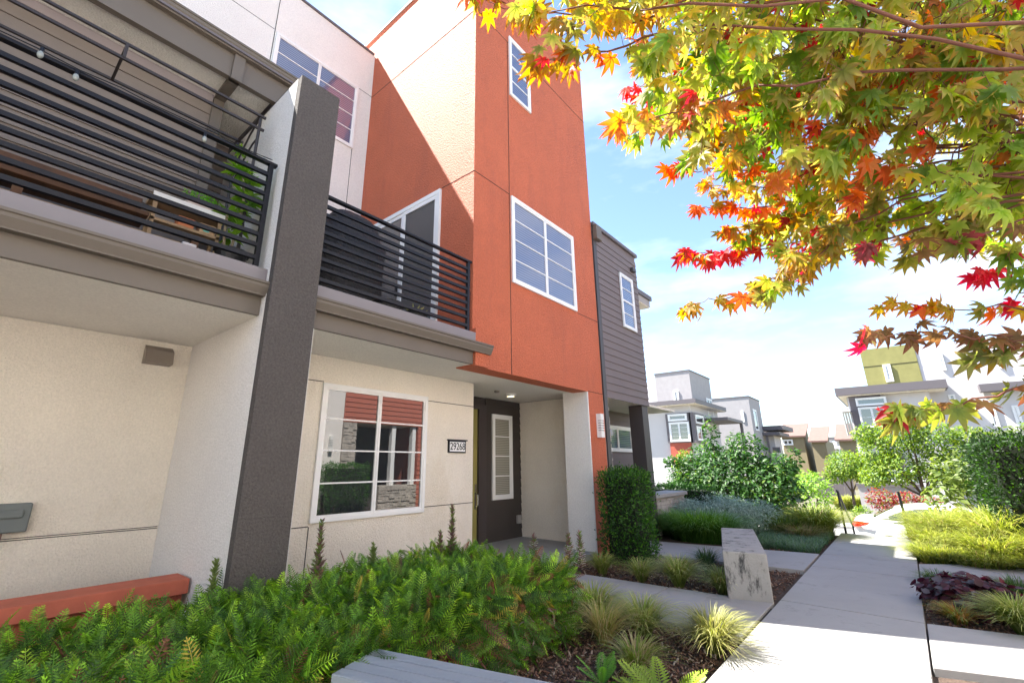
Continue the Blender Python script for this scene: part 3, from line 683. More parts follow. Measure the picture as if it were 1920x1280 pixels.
for i, (x, cc, nm, lb) in enumerate(((0.95, (0.5, 0.17, 0.07), 'box', 'small orange clay box on lower shelf of plant stand'), (1.13, (0.45, 0.30, 0.18), 'box', 'small tan box with turquoise patch on lower plant stand shelf'))):
    q = MB().box(x, x + .13, 4.66, 4.78, 3.612, 3.70).box(x - .004, x + .134, 4.656, 4.784, 3.70, 3.712)
    if i: q.box(x + .03, x + .08, 4.655, 4.6595, 3.63, 3.69, 1)
    o = q.build(nm, [mat('clay%d' % i, cc, 0.7), mat('turquoise', (0.15, 0.5, 0.42), 0.6)], bevel=0.003, origin=(x, 4.7, 3.612)); tag(o, lb, 'box')
def pot(c, r, h, m, name='pot', parent=None):
    return MB().lathe(c, [(r * .72, 0), (r * .8, h * .4), (r * .96, h * .86), (r * 1.06, h * .87), (r * 1.06, h), (r * .92, h), (r * .88, h * .86)], 20).build(name, m, parent, smooth=False)
s = empty('potted_plant', (1.14, 4.75, 3.836), 'bright green succulents in pinkish oblong planter on plant stand', 'potted plant')
MB().box(0.99, 1.29, 4.66, 4.82, 3.837, 3.95).build('planter', mat('pink_clay', (0.62, 0.52, 0.48), 0.8, var=0.1, vscale=12), s, bevel=0.02)
v = leaf_cloud([(1.08, 4.72, 3.98, .09, .07, .05), (1.2, 4.74, 3.98, .08, .07, .06), (1.0, 4.73, 4.0, .04, .04, .06)], 260, 0.035, [((.10, .35, .03), (.22, .5, .05))], [1]); big('leaves', *v, F_leaf, s)
s = empty('potted_plant', (1.42, 4.62, DK), 'tall cane plant with glossy leaf rosettes in black pot at corner of left balcony', 'potted plant')
pot((1.42, 4.62, DK), 0.15, 0.22, mat('black_plastic', (0.015, 0.015, 0.017), 0.4), 'pot', s)
canes = [((1.40, 4.60, 3.46), (1.44, 4.62, 3.85), (1.46, 4.64, 4.18)), ((1.46, 4.64, 3.46), (1.50, 4.66, 3.8), (1.40, 4.62, 4.42)), ((1.36, 4.64, 3.46), (1.33, 4.62, 3.7), (1.32, 4.60, 3.86))]
for cn in canes: MB().tube(cn, 0.013, 7).build('cane', mat('cane_bark', (0.35, 0.28, 0.2), 0.8, var=0.3, vscale=40), s)
parts = []
for (x, y, z, r) in ((1.46, 4.64, 4.14, .15), (1.40, 4.62, 4.42, .10), (1.34, 4.60, 4.60, .06), (1.32, 4.60, 3.84, .13), (1.46, 4.66, 3.95, .10), (1.45, 4.62, 4.26, .12), (1.38, 4.6, 3.62, .11), (1.5, 4.6, 4.05, .14), (1.36, 4.58, 4.34, .13), (1.42, 4.58, 3.75, .12)):
    n = 30; d = rdir(n, -0.35, 0.9); pos = np.repeat([[x, y, z]], n, 0) + d * 0.015
    parts.append(scatter(*t_oval(0.30, 0.1, 0.3), pos, rotmats(d, np.tile([0, 0, 1.], (n, 1)) + rdir(n) * .2), r * 1.15 * rng.uniform(.75, 1.2, n), pal([((.08, .24, .03), (.30, .50, .06))], [1], n)))
big('leaves', *merge(parts), F_leaf, s)
# canopy frame
M_bronze = mat('bronze_metal', (0.035, 0.028, 0.028), 0.4)
s = empty('canopy_frame', (0.2, 4.9, DK), 'thin dark metal canopy frame standing on left balcony', 'canopy frame')
for x in (-2.2, 1.47):
    for y in (4.60, 5.2): MB().tube([(x, y, DK), (x, y, 5.10)], 0.016, 6).build('post', M_bronze, s)
for y, z in ((4.60, 5.13), (4.60, 4.97), (5.2, 5.13)): MB().box(-2.2, 1.52, y - .012, y + .012, z - .012, z + .012).build('rail', M_bronze, s)
for x in (-2.2, -0.95, 0.29, 1.47): MB().box(x - .012, x + .012, 4.60, 5.2, 5.118, 5.142).build('cross_rail', M_bronze, s)
MB().box(0.278, 0.302, 4.588, 4.612, 4.97, 5.118).build('bracket', M_bronze, s)
for z in (5.1, 4.85): MB().tube([(1.47, 4.6 + .5 * t, z - .28 * (1 - math.cos(t * 1.57))) for t in (0, .25, .5, .75, 1)], 0.010, 6).build('brace', M_bronze, s)
# festoon bulbs
s = empty('string_lights', (0.4, 4.31, 4.5), 'string of clear glass festoon bulbs along left balcony rail', 'string lights')
pts = [(-2.2 + .25 * i, 4.31, 4.475 - .02 * math.sin(i * 1.9) ** 2) for i in range(16)]
MB().tube(pts, 0.005, 5).build('cable', M_black, s)
for x, z in ((-0.17, 4.45), (0.04, 4.40), (0.94, 4.38), (-.9, 4.4), (-1.5, 4.4)):
    k = MB().tube([(x, 4.31, z + .04), (x, 4.305, z)], 0.014, 8).build('bulb_socket', M_black, s)
    MB().ball((x, 4.30, z - .028), (0.021, 0.021, 0.032), 12).build('bulb', mat('bulb_glass', (0.25, 0.27, 0.25), 0.05, ior=1.7), k, smooth=True)
o = MB().box(0.93, 1.04, 4.262, 4.30, 3.274, 3.31).build('rail_clip', M_fargrey, bevel=0.012, origin=(0.98, 4.28, 3.27)); tag(o, 'small grey scrap lying on edge of left balcony', 'scrap')
# right balcony: covered grill and pots
M_cover = mat('black_cover', (0.018, 0.018, 0.02), 0.7, bump=0.9, bscale=7, bdist=0.06)
s = empty('grill', (3.0, 5.2, DK), 'barbecue grill under a black fabric cover on right balcony', 'grill')
gv = []; nseg = 26; prof = [(0.0, .40, .26), (.3, .42, .28), (.7, .44, .28), (.95, .46, .29), (1.0, .40, .26), (1.2, .34, .24), (1.32, .26, .18), (1.38, .15, .1), (1.40, .02, .02)]
R = random.Random(3)
for i, (z, rx, ry) in enumerate(prof):
    for k in range(nseg):
        t = 2 * math.pi * k / nseg; e = 0.55
        cx = math.copysign(abs(math.cos(t)) ** e, math.cos(t)); cy = math.copysign(abs(math.sin(t)) ** e, math.sin(t))
        fo2 = 1 + 0.05 * math.sin(t * 9 + z * 2) * (1.2 - z) + R.uniform(-.015, .015)
        gv.append((2.92 + cx * rx * fo2 * 1.08, 5.05 + cy * ry * fo2, DK + z * 1.05))
gf = [(i * nseg + k, i * nseg + (k + 1) % nseg, (i + 1) * nseg + (k + 1) % nseg, (i + 1) * nseg + k) for i in range(len(prof) - 1) for k in range(nseg)]
gv = MB().add(gv, gf); gv.build('cover', M_cover, s, smooth=True)
MB().box(2.72, 3.24, 5.0, 5.3, DK, DK + .3).build('cart', M_black, s)
s = empty('potted_plant', (3.3, 4.62, DK), 'wide low black plant pot behind right balcony rails', 'potted plant'); pot((3.32, 4.66, DK), 0.20, 0.20, MATS['black_plastic'], 'pot', s)
v = leaf_cloud([(3.32, 4.66, DK + .2, .14, .14, .02)], 60, 0.03, [((.08, .14, .03), (.16, .2, .06))], [1]); big('leaves', *v, F_leaf, s)
s = empty('potted_plant', (3.75, 4.62, DK), 'small spiky yellow-green plant in black pot on right balcony', 'potted plant'); pot((3.75, 4.62, DK), 0.15, 0.17, MATS['black_plastic'], 'pot', s)
n = 26; d = rdir(n, 0.1, 0.95); v = scatter(*NARROW, np.repeat([[3.75, 4.62, DK + .15]], n, 0), rotmats(d, rdir(n)), rng.uniform(.10, .2, n), pal([((.25, .28, .06), (.42, .40, .16))], [1], n)); big('leaves', *v, F_leaf, s)

# ================================================================== METAL BENCH IN FRONT
bx, by, ba = 1.93, 2.58, math.radians(-73.5)
s = empty('bench', (1.9, 2.0, 0), 'grey aluminium slatted bench in front of fern hedge', 'bench')
ux, uy = math.cos(ba), math.sin(ba); vx, vy = uy, -ux     # v points towards the camera side (-X)
def bp(a, b, z): return (bx + ux * a + vx * b, by + uy * a + vy * b, z)
def orient(mb, a0, a1, b0, b1, z0, z1):
    mb.add([bp(a0, b0, z0), bp(a1, b0, z0), bp(a1, b1, z0), bp(a0, b1, z0), bp(a0, b0, z1), bp(a1, b0, z1), bp(a1, b1, z1), bp(a0, b1, z1)],
           [(0, 3, 2, 1), (4, 5, 6, 7), (0, 1, 5, 4), (1, 2, 6, 5), (2, 3, 7, 6), (3, 0, 4, 7)])
for k in range(4):
    q = MB(); b0 = 0.098 * k; orient(q, 0, 1.5, b0, b0 + .080, 0.41, 0.446)
    for r_ in range(9): orient(q, 0.001, 1.499, b0 + .003 + r_ * .009, b0 + .0075 + r_ * .0085, 0.4461, 0.4495)
    q.build('slat', M_metal, s)
for a in (0.22, 1.28):
    q = MB(); orient(q, a - .03, a + .03, 0.01, 0.37, 0.37, 0.409); q.build('frame', M_metal, s)
    for b0 in (0.02, 0.32): q = MB(); orient(q, a - .02, a + .02, b0, b0 + .04, -0.06, 0.369); q.build('leg', M_metal, s)

# concrete block seat
s = MB(); ang = math.radians(15.5); ca, sa = math.cos(ang), math.sin(ang)
def cbp(a, b): return (6.43 + ca * a - sa * b, 1.40 + sa * a + ca * b)
s.prism([cbp(0, 0), cbp(2.28, 0), cbp(2.28, .46), cbp(0, .46)], -0.05, 0.50)
o = s.build('concrete_bench', M_bench, bevel=0.012, origin=(6.43, 1.4, 0)); tag(o, 'weathered concrete block seat with dark stains beside main walkway', 'bench')

# ================================================================== FERN HEDGE
hd = empty('fern_hedge', (2, 3.4, 0), 'dense fern-leaved hedge running below the ground-floor window', 'hedge')
HX0, HX1, HY0, HY1 = -0.9, 4.12, 2.62, 4.22
def htop(x, y): return 0.54 - 0.10 * np.clip((1.5 - x) / .8, 0, 1) * np.clip((y - 3.0) / .6, 0, 1) + 0.035 * np.sin(x * 2.3 + 1) + 0.035 * np.sin(y * 3.1 + x * 1.7) + 0.03 * np.sin(x * 6.1 + y * 4)
parts = []
def surf(n, face):
    x = rng.uniform(HX0, HX1, n); y = rng.uniform(HY0, HY1, n)
    if face == 'top': z = htop(x, y); nn = np.tile([0, 0, 1.], (n, 1))
    elif face == 'front': y = np.full(n, HY0) + rng.normal(0, .05, n); z = rng.uniform(0.02, 1, n) * htop(x, y); nn = np.tile([0, -1., .25], (n, 1))
    elif face == 'end': x = np.full(n, HX1) + rng.normal(0, .05, n); z = rng.uniform(0.02, 1, n) * htop(x, y); nn = np.tile([1., 0, .25], (n, 1))
    else: x = np.full(n, HX0); z = rng.uniform(0.02, 1, n) * htop(x, y); nn = np.tile([-1., 0, .25], (n, 1))
    return np.stack([x, y, z], 1), nn
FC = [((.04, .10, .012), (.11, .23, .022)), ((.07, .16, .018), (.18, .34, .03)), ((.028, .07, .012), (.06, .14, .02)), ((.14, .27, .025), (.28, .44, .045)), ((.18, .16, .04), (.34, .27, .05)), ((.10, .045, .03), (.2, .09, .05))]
for face, n, sz in (('top', 6500, .19), ('front', 3800, .21), ('end', 1800, .19), ('left', 200, .2)):
    p, nn = surf(n, face); dirs = nn * 0.55 + rdir(n) * 0.75; dirs[:, 2] += 0.15
    p = p - nn * rng.uniform(0.02, 0.16, (n, 1)); norm = nn + rdir(n) * 0.35 + np.array([0, 0, .3])
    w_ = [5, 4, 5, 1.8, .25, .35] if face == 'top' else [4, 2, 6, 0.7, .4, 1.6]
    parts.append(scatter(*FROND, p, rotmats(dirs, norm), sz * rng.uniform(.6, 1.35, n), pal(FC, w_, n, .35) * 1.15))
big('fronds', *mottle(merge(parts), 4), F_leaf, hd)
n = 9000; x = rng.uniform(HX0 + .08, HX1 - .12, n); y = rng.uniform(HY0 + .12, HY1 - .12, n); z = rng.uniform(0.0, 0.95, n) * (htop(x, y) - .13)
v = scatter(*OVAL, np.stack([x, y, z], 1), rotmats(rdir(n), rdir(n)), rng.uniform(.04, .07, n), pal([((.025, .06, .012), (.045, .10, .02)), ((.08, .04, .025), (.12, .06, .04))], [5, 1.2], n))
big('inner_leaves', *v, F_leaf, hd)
n = 260; x = rng.uniform(HX0, HX1, n); y = rng.uniform(HY0, HY1, n); d = rdir(n, .55, 1)
big('tall_fronds', *mottle(scatter(*FROND, np.stack([x, y, htop(x, y) - .05], 1), rotmats(d, rdir(n)), rng.uniform(.12, .24, n), pal(FC[:4], [2, 3, 1, 3], n, .3)), 4), F_leaf, hd)
# curled dead fronds low on the front face
n = 420; x = rng.uniform(1.6, HX1, n); d = rdir(n); pz = rng.uniform(.05, .32, n)
v = scatter(*t_oval(.35, .5, .9), np.stack([x, np.full(n, HY0 - .02) + rng.normal(0, .05, n), pz], 1), rotmats(d, rdir(n)), rng.uniform(.03, .07, n), pal([((.10, .045, .03), (.22, .12, .08)), ((.2, .15, .12), (.38, .3, .26)), ((.07, .02, .015), (.14, .04, .03))], [3, 1, 1.5], n))
big('dead_leaves', *v, F_leaf, hd)
# upright shoots and flower spikes
def spike(x, y, z0, h, green, fl):
    pr = []; n = int(h / .0045); t = np.linspace(0, 1, n); a = np.arange(n) * 2.4
    pos = np.stack([x + .006 * np.sin(t * 3), y + 0 * t, z0 + t * h], 1)
    d = np.stack([np.cos(a), np.sin(a), 0.5 + 0.9 * t], 1)
    pr.append(scatter(*t_oval(.42, .1, .1), pos, rotmats(d, np.tile([0, 0, 1.], (n, 1)) + rdir(n) * .3), (0.095 - .05 * t) * rng.uniform(.8, 1.2, n), pal(green, [1] * len(green), n)))
    if fl:
        m_ = int(n * .55); d2 = d[:m_]; pr.append(scatter(*t_oval(.8, .2, .3), pos[:m_] + d2 * .012, rotmats(d2, np.tile([0, 0, 1.], (m_, 1))), np.full(m_, .05), pal([((.75, .7, .72), (.8, .75, .78))], [1], m_)))
    big('flower_spike', *merge(pr), F_leaf, hd)
SG = [((.12, .16, .06), (.22, .28, .08)), ((.15, .08, .09), (.25, .16, .12))]
for (px, py, py2, Y, fl, g_) in ((603, 978, 1075, 3.9, 0, SG), (848, 948, 1040, 3.95, 0, SG), (825, 998, 1040, 3.95, 0, SG), (1000, 1003, 1050, 3.6, 1, SG), (1065, 1003, 1050, 2.95, 1, SG), (1086, 1000, 1100, 2.75, 1, SG), (405, 1050, 1110, 4.0, 0, SG[:1]), (700, 1022, 1050, 4.1, 0, SG[:1])):
    t_ = P(px, py, 1, Y); spike(t_[0], t_[1], min(t_[2] - .12, .46), t_[2] - min(t_[2] - .12, .46), g_, fl)

# ================================================================== GRASSES, FERNS, BED PLANTS
YG = [((.11, .16, .03), (.34, .38, .10)), ((.18, .23, .06), (.46, .47, .18)), ((.08, .14, .025), (.24, .32, .06)), ((.25, .2, .1), (.38, .32, .17))]
def clump(x, y, h, sp, n, label, cols=YG, wts=(4, 3, 3, 1.2), w=.0042, rad=.05, group='ornamental grass clumps', name='grass_clump', cat='grass clump', droop=.55, lean=None, rady=None, z0=-.06):
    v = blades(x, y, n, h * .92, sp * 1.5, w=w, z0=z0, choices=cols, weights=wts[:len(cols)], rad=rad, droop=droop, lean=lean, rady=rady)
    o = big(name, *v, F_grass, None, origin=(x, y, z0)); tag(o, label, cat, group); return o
clump(6.62, 3.62, .42, .22, 420, 'small variegated grass clump at foot of orange pier')
clump(6.60, 3.02, .40, .26, 420, 'low variegated grass clump left of the widest one in the planter between paths')
clump(6.62, 2.52, .52, .34, 700, 'widest variegated grass clump between column hedge and concrete block')
clump(6.62, 1.98, .44, .26, 460, 'variegated grass clump touching left side of concrete block')
clump(7.75, 2.50, .46, .26, 380, 'dark green grass tuft behind concrete block', cols=[((.02, .05, .015), (.06, .12, .03))], wts=(1,))
clump(4.66, 2.66, .50, .34, 620, 'greenish grass clump rising just beyond right end of fern hedge')
clump(4.62, 2.14, .46, .34, 620, 'middle grass clump beside entry path below hedge flowers')
clump(4.62, 1.52, .46, .33, 800, 'brightest yellow grass clump at corner of entry path and walkway', cols=[((.12, .14, .03), (.32, .32, .10)), ((.16, .18, .05), (.38, .36, .16)), ((.08, .1, .02), (.2, .22, .05))], wts=(3, 3, 2))
clump(4.20, 2.32, .48, .28, 420, 'straw-coloured grass clump against end of fern hedge', cols=[((.3, .24, .08), (.5, .42, .2)), YG[0]], wts=(2, 1))
clump(3.85, 1.86, .34, .24, 300, 'thin olive grass clump in front mulch beside bright fern', cols=[YG[2], YG[3]], wts=(2, 1))
clump(10.75, 3.55, .80, .62, 3000, 'large dense green fountain grass below stone wall', cols=[((.03, .08, .012), (.10, .24, .03)), ((.05, .13, .02), (.2, .36, .06))], wts=(3, 3), w=.006, rad=.35, rady=.6)
clump(11.2, 4.3, .7, .4, 900, 'olive green grass clump against low stone wall', cols=[((.05, .1, .02), (.16, .26, .05))], wts=(1,), w=.006, rad=.3)
# right-hand bed by the near walkway
DG = [((.02, .05, .015), (.07, .13, .03)), ((.03, .08, .02), (.10, .19, .05))]
for i, (x, y) in enumerate(((8.80, -.05), (8.62, -.25))): clump(x, y, .28, .20, 420, ('dark green sedge at walkway corner of right bed', 'dark green sedge just behind the walkway corner one')[i], cols=DG, wts=(1, 1), rad=.1)
clump(8.40, -.72, .40, .22, 420, 'dark green sedge tuft at right edge by side path', cols=DG, wts=(1, 1), rad=.1)
clump(6.98, -.55, .46, .30, 800, 'striped cream-green grass clump right of purple leaves', cols=YG[:3], wts=(2, 4, 3), w=.006)
clump(6.85, -.95, .42, .3, 600, 'striped grass clump furthest right beside near side path', cols=YG[:3], wts=(2, 4, 3), w=.006)
clump(7.0, -.12, .26, .2, 300, 'small orange-tinted grass tuft at bed corner', cols=[((.2, .12, .03), (.45, .24, .06)), YG[0]], wts=(1, 1))
# big lit grass mass right of the steps: individual clumps
BG = [((.13, .17, .025), (.34, .38, .08)), ((.2, .23, .04), (.44, .46, .14)), ((.08, .12, .02), (.23, .30, .05)), ((.2, .15, .08), (.3, .22, .12))]
for i, (x, y, h, lb) in enumerate(((11.0, -.15, .38, 'low yellow-green grass clump along walkway edge, nearest'), (11.9, -.22, .62, 'yellow-green grass clump next to walkway before the steps'), (12.9, -.30, .95, 'tall yellow grass clump beside right handrail'), (11.3, -.80, .66, 'arching yellow-green grass clump in middle of sunny grasses'),
                                  (12.2, -1.0, 1.1, 'tall arching grass clump behind the middle sunny one'), (13.1, -1.1, .95, 'tallest sunny grass clump covering the white car front'), (11.5, -1.45, .80, 'arching grass clump at right edge below dark hedge'), (12.6, -1.8, .9, 'grass clump squeezed against the dark hedge'), (11.0, -1.25, .4, 'short bright grass clump above side path'), (10.75, -.62, .34, 'short green-yellow grass clump edging side path'))):
    clump(x, y, h, h * .75, 1500, lb, cols=BG, wts=(4, 3, 3, .5), w=.0075, rad=.30, group='sunny grass clumps right of the steps')
clump(13.0, 1.75, .85, .6, 1500, 'tall yellowish grass clump left of the steps handrail', cols=BG, wts=(3, 2, 4, .5), w=.0075, rad=.25)
clump(12.2, 1.95, .45, .4, 800, 'brown-tinged grass clump behind blue fescue', cols=[YG[3], YG[2]], wts=(2, 1), w=.006, rad=.2)
clump(12.6, 2.3, .6, .4, 900, 'green grass clump below camphor shrub', cols=DG + BG[2:3], wts=(1, 1, 2), w=.006, rad=.25)
# blue fescue carpet
n = 9000; x = rng.uniform(10.35, 13.3, n); y = rng.uniform(1.46, 2.6, n)
keep = (x - 10.3) > (y - 1.4) * .2; x = x[keep]; y = y[keep]
pr = []
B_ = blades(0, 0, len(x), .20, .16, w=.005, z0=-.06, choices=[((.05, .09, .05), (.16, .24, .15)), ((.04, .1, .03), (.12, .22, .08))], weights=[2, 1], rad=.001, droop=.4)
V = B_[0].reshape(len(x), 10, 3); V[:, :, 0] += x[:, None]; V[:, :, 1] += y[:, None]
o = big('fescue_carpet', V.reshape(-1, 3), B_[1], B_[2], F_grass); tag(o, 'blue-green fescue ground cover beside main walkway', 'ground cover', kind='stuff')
# wood-chip mulch scattered over the beds
def chips(n, boxes):
    pr = []; a = np.array([(b[1] - b[0]) * (b[3] - b[2]) for b in boxes]); idx = rng.choice(len(boxes), n, p=a / a.sum()); B = np.array(boxes)[idx]
    pos = np.stack([rng.uniform(B[:, 0], B[:, 1]), rng.uniform(B[:, 2], B[:, 3]), np.full(n, -.052) + rng.random(n) * .025], 1)
    tv = np.array([(-.5, -.16, 0), (.5, -.13, 0), (.45, .15, .05), (-.5, .14, .05), (-.5, -.16, .1), (.5, -.13, .1), (.45, .15, .14), (-.5, .14, .13)]); tf = np.array([(0, 3, 2, 1), (4, 5, 6, 7), (0, 1, 5, 4), (1, 2, 6, 5), (2, 3, 7, 6), (3, 0, 4, 7)])
    nn = rdir(n, .45, 1); dd_ = rdir(n, -.3, .3)
    return scatter(tv, tf, np.zeros(8), pos, rotmats(dd_, nn), rng.uniform(.015, .055, n), pal([((.14, .07, .045),) * 2, ((.22, .13, .09),) * 2, ((.07, .04, .03),) * 2, ((.34, .27, .21),) * 2], [4, 3, 4, 1], n))
v = chips(16000, [(1.5, 5.02, .2 + 1.24, 2.7), (1.5, 5.02, 1.44, 2.7), (6.3, 8.5, 1.45, 4.2), (4.15, 5.0, 2.6, 4.2), (6.65, 9.0, -.9, .12), (10.3, 12.5, 1.45, 3)])
M_chip = foliage_mat('wood_chips', 0.0, rough=.9)
o = big('mulch', *v, M_chip); tag(o, 'brown wood-chip mulch in the planting beds', 'mulch', kind='stuff')
# bright fern by the bench and small ones
def fern(x, y, z, r, n, cols, label, grp='ferns in front mulch'):
    d = rdir(n, .35, .9); p = np.repeat([[x, y, z]], n, 0)
    v = scatter(*t_frond(16, .2), p, rotmats(d, np.tile([0, 0, 1.], (n, 1))), r * rng.uniform(.7, 1.15, n), pal(cols, [1] * len(cols), n)); o = big('fern', *v, F_leaf, None, origin=(x, y, z)); tag(o, label, 'fern', grp)
fern(3.38, 1.46, -.03, .36, 26, [((.12, .22, .02), (.26, .36, .04))], 'sunlit yellow-green fern at bottom edge of picture')
fern(3.45, 1.95, -.03, .24, 9, [((.07, .2, .03), (.16, .38, .05))], 'upright mid-green fern in mulch right of bench')
# purple coral bells
def rosette_plant(x, y, z, r, h, n, size, cols, wts, label, name, cat, tm=None, grp=None):
    v = leaf_cloud([(x, y, z + h * .4, r, r, h * .6), (x + r * .5, y - r * .3, z + h * .3, r * .7, r * .7, h * .5), (x - r * .5, y + r * .2, z + h * .3, r * .6, r * .6, h * .5)], n, size, cols, wts, tmpl=tm or t_oval(.9, .1, .2), up=1.3)
    o = big(name, *v, F_leaf, None, origin=(x, y, z)); tag(o, label, cat, grp)
rosette_plant(7.65, -.27, -.03, .42, .34, 1500, .085, [((.035, .01, .015), (.07, .015, .025)), ((.08, .07, .08), (.12, .1, .11)), ((.10, .02, .03), (.16, .03, .04))], [4, 1, 1.2], 'dark purple-leaved coral bells in right bed', 'coral_bells', 'plant')

def shrub(name, blobs, n, size, cols, wts, label, cat, tmpl=OVAL, stems=None, group=None, z0=-.06, svar=.35, up=.5, shell=.55):
    c = np.array(blobs)[:, :3].mean(0); e = empty(name, (c[0], c[1], z0), label, cat, group)
    big('leaves', *leaf_cloud(blobs, n, size, cols, wts, tmpl=tmpl, svar=svar, up=up, shell=shell), F_leaf, e)
    q = MB(); base = Vector((c[0], c[1], z0)); R = random.Random(int(abs(c[0] * 100)))
    for bl in (stems or blobs):
        p = Vector(bl[:3]); mid = base.lerp(p, .5) + Vector((R.uniform(-.1, .1), R.uniform(-.1, .1), 0))
        q.tube([base + Vector((R.uniform(-.05, .05), R.uniform(-.05, .05), 0)), mid, p], [bl[5] * .06 + .008, bl[5] * .035 + .006, .004], 6)
    q.build('stems', M_bark, e, smooth=True); return e
# trimmed column hedge by the orange pier
def boxhedge(name, x0, x1, y0, y1, h, n, size, cols, wts, label, z0=-.06, rr=.04, inner=True):
    e = empty(name, ((x0 + x1) / 2, (y0 + y1) / 2, z0), label, 'hedge')
    A = np.array([(y1 - y0) * h, (y1 - y0) * h, (x1 - x0) * h, (x1 - x0) * h, (x1 - x0) * (y1 - y0)]); f = rng.choice(5, n, p=A / A.sum())
    u = rng.random((n, 3)); pos = np.stack([x0 + u[:, 0] * (x1 - x0), y0 + u[:, 1] * (y1 - y0), z0 + u[:, 2] * h], 1); nn = np.zeros((n, 3))
    for i, (ax, val, s_) in enumerate(((0, x0, -1), (0, x1, 1), (1, y0, -1), (1, y1, 1), (2, z0 + h, 1))):
        k = f == i; pos[k, ax] = val; nn[k, ax] = s_
    pos += nn * (rng.normal(-.02, rr, n) + .03 * np.sin(pos[:, 0] * 9 + pos[:, 1] * 7 + pos[:, 2] * 8))[:, None]
    d = nn * .8 + rdir(n) * .8 + np.array([0, 0, .5])
    big('leaves', *scatter(*t_oval(.42, .08, .1), pos, rotmats(d, nn + rdir(n) * .6), size * rng.uniform(.7, 1.3, n), pal(cols, wts, n, .25)), F_leaf, e)
    MB().box(x0 + .09, x1 - .09, y0 + .09, y1 - .09, z0, z0 + h - .09).build('shade_core', mat('core_shade', (.012, .018, .008), .95), e)  # solid box, its near-black colour stands for shade between the leaves
    return e
boxhedge('column_hedge', 7.32, 7.98, 3.32, 3.98, 1.42, 9000, .045, [((.02, .07, .012), (.06, .17, .02)), ((.04, .13, .015), (.12, .32, .03)), ((.015, .045, .01), (.03, .09, .02))], [4, 2, 4], 'tall square-clipped dark green hedge block beside orange pier')
boxhedge('low_hedge', 12.9, 14.4, 3.9, 5.5, .95, 7000, .05, [((.02, .07, .012), (.05, .15, .02)), ((.015, .045, .01), (.03, .09, .02))], [1, 1], 'low clipped dark hedge behind stone wall')
boxhedge('dark_hedge', 11.6, 14.6, -2.5, -1.08, 1.92, 26000, .055, [((.01, .03, .006), (.025, .07, .01)), ((.025, .08, .008), (.08, .19, .02)), ((.008, .02, .005), (.018, .045, .01))], [4, 1.3, 4], 'big dark green clipped hedge at right edge of picture', rr=.09)
boxhedge('clipped_hedge', 7.45, 8.75, -2.52, -1.9, 1.52, 7000, .05, [((.03, .1, .012), (.09, .25, .02)), ((.015, .05, .01), (.04, .11, .02))], [2, 1], 'clipped hedge before opposite house, seen mirrored in window')
# silvery artemisia mound
shrub('silver_shrub', [(12.3, 3.3, .35, .75, .6, .40), (13.2, 3.9, .35, .8, .8, .42), (12.1, 4.4, .3, .7, .6, .38), (12.7, 2.8, .30, .6, .5, .36), (11.7, 3.9, .3, .5, .5, .36)], 14000, .085,
      [((.20, .28, .22), (.42, .50, .42)), ((.13, .19, .14), (.3, .37, .3))], [2, 1], 'silvery grey-green spreading shrub behind concrete block', 'shrub', tmpl=NARROW, up=.9)
# glossy camphor-like shrub
shrub('broadleaf_shrub', [(14.6, 3.7, .9, 1.3, 1.2, .95), (15.0, 4.4, 1.4, .8, .8, .7), (14.3, 2.8, .8, .9, .8, .8), (14.5, 4.15, 2.1, .22, .2, .75), (14.4, 3.2, 1.75, .5, .45, .55), (14.9, 4.9, 1.0, .9, .7, .7), (14.3, 5.2, 1.55, .45, .3, .14), (14.2, 5.1, 0.85, .5, .35, .16), (14.5, 2.5, 1.35, .5, .35, .4), (14.1, 3.4, .2, .9, 1.1, .5), (14.9, 3.6, 1.9, .25, .2, .5), (14.6, 2.2, 1.6, .2, .18, .3)], 13000, .115,
      [((.012, .04, .008), (.03, .10, .012)), ((.025, .08, .012), (.07, .18, .025)), ((.1, .19, .03), (.2, .3, .05))], [6, 4, .5], 'large glossy-leaved green shrub with long loose shoots left of the steps', 'shrub', tmpl=t_oval(.45, .1, .25), up=.8)
shrub('young_tree', [(15.6, 1.95, .7, .45, .4, .5), (15.8, 2.1, 1.0, .35, .3, .3)], 900, .1, [((.12, .26, .04), (.3, .45, .08))], [1], 'light green sapling beside left handrail', 'tree')
# variegated shrub on the right
shrub('variegated_shrub', [(15.2, -.55, .7, .45, .4, .45), (15.4, -.75, 1.15, .5, .4, .5), (15.3, -1.15, 1.45, .5, .4, .45), (15.2, -1.55, 1.95, .5, .4, .25), (15.4, -2.1, 2.0, .6, .5, .3), (15.0, -.45, .25, .4, .35, .3), (15.6, -1.8, 1.3, .6, .5, .6)], 1500, .15,
      [((.08, .13, .02), (.20, .25, .06)), ((.05, .10, .015), (.16, .21, .045))], [1, 1], 'yellow-green variegated shrub behind dark hedge at right', 'shrub', tmpl=t_oval(.42, .1, .2), up=.9)

# ================================================================== HANDRAILS
def handrail(y, label):
    e = empty('handrail', (13.5, y, 0), label, 'handrail', 'black handrails of the street steps')
    MB().box(13.48, 13.52, y - .02, y + .02, 0.001, .88).build('post', M_black, e)
    MB().box(15.28, 15.32, y - .02, y + .02, LOW + .09, -.05).build('post', M_black, e)
    q = MB(); q.tube([(13.35, y, .90), (13.5, y, .90), (15.3, y, -.04), (15.45, y, -.04)], .022, 8); q.build('rail', M_black, e)
handrail(1.28, 'black metal handrail on left of the street steps'); handrail(.22, 'black metal handrail on right of the street steps, half behind grass')

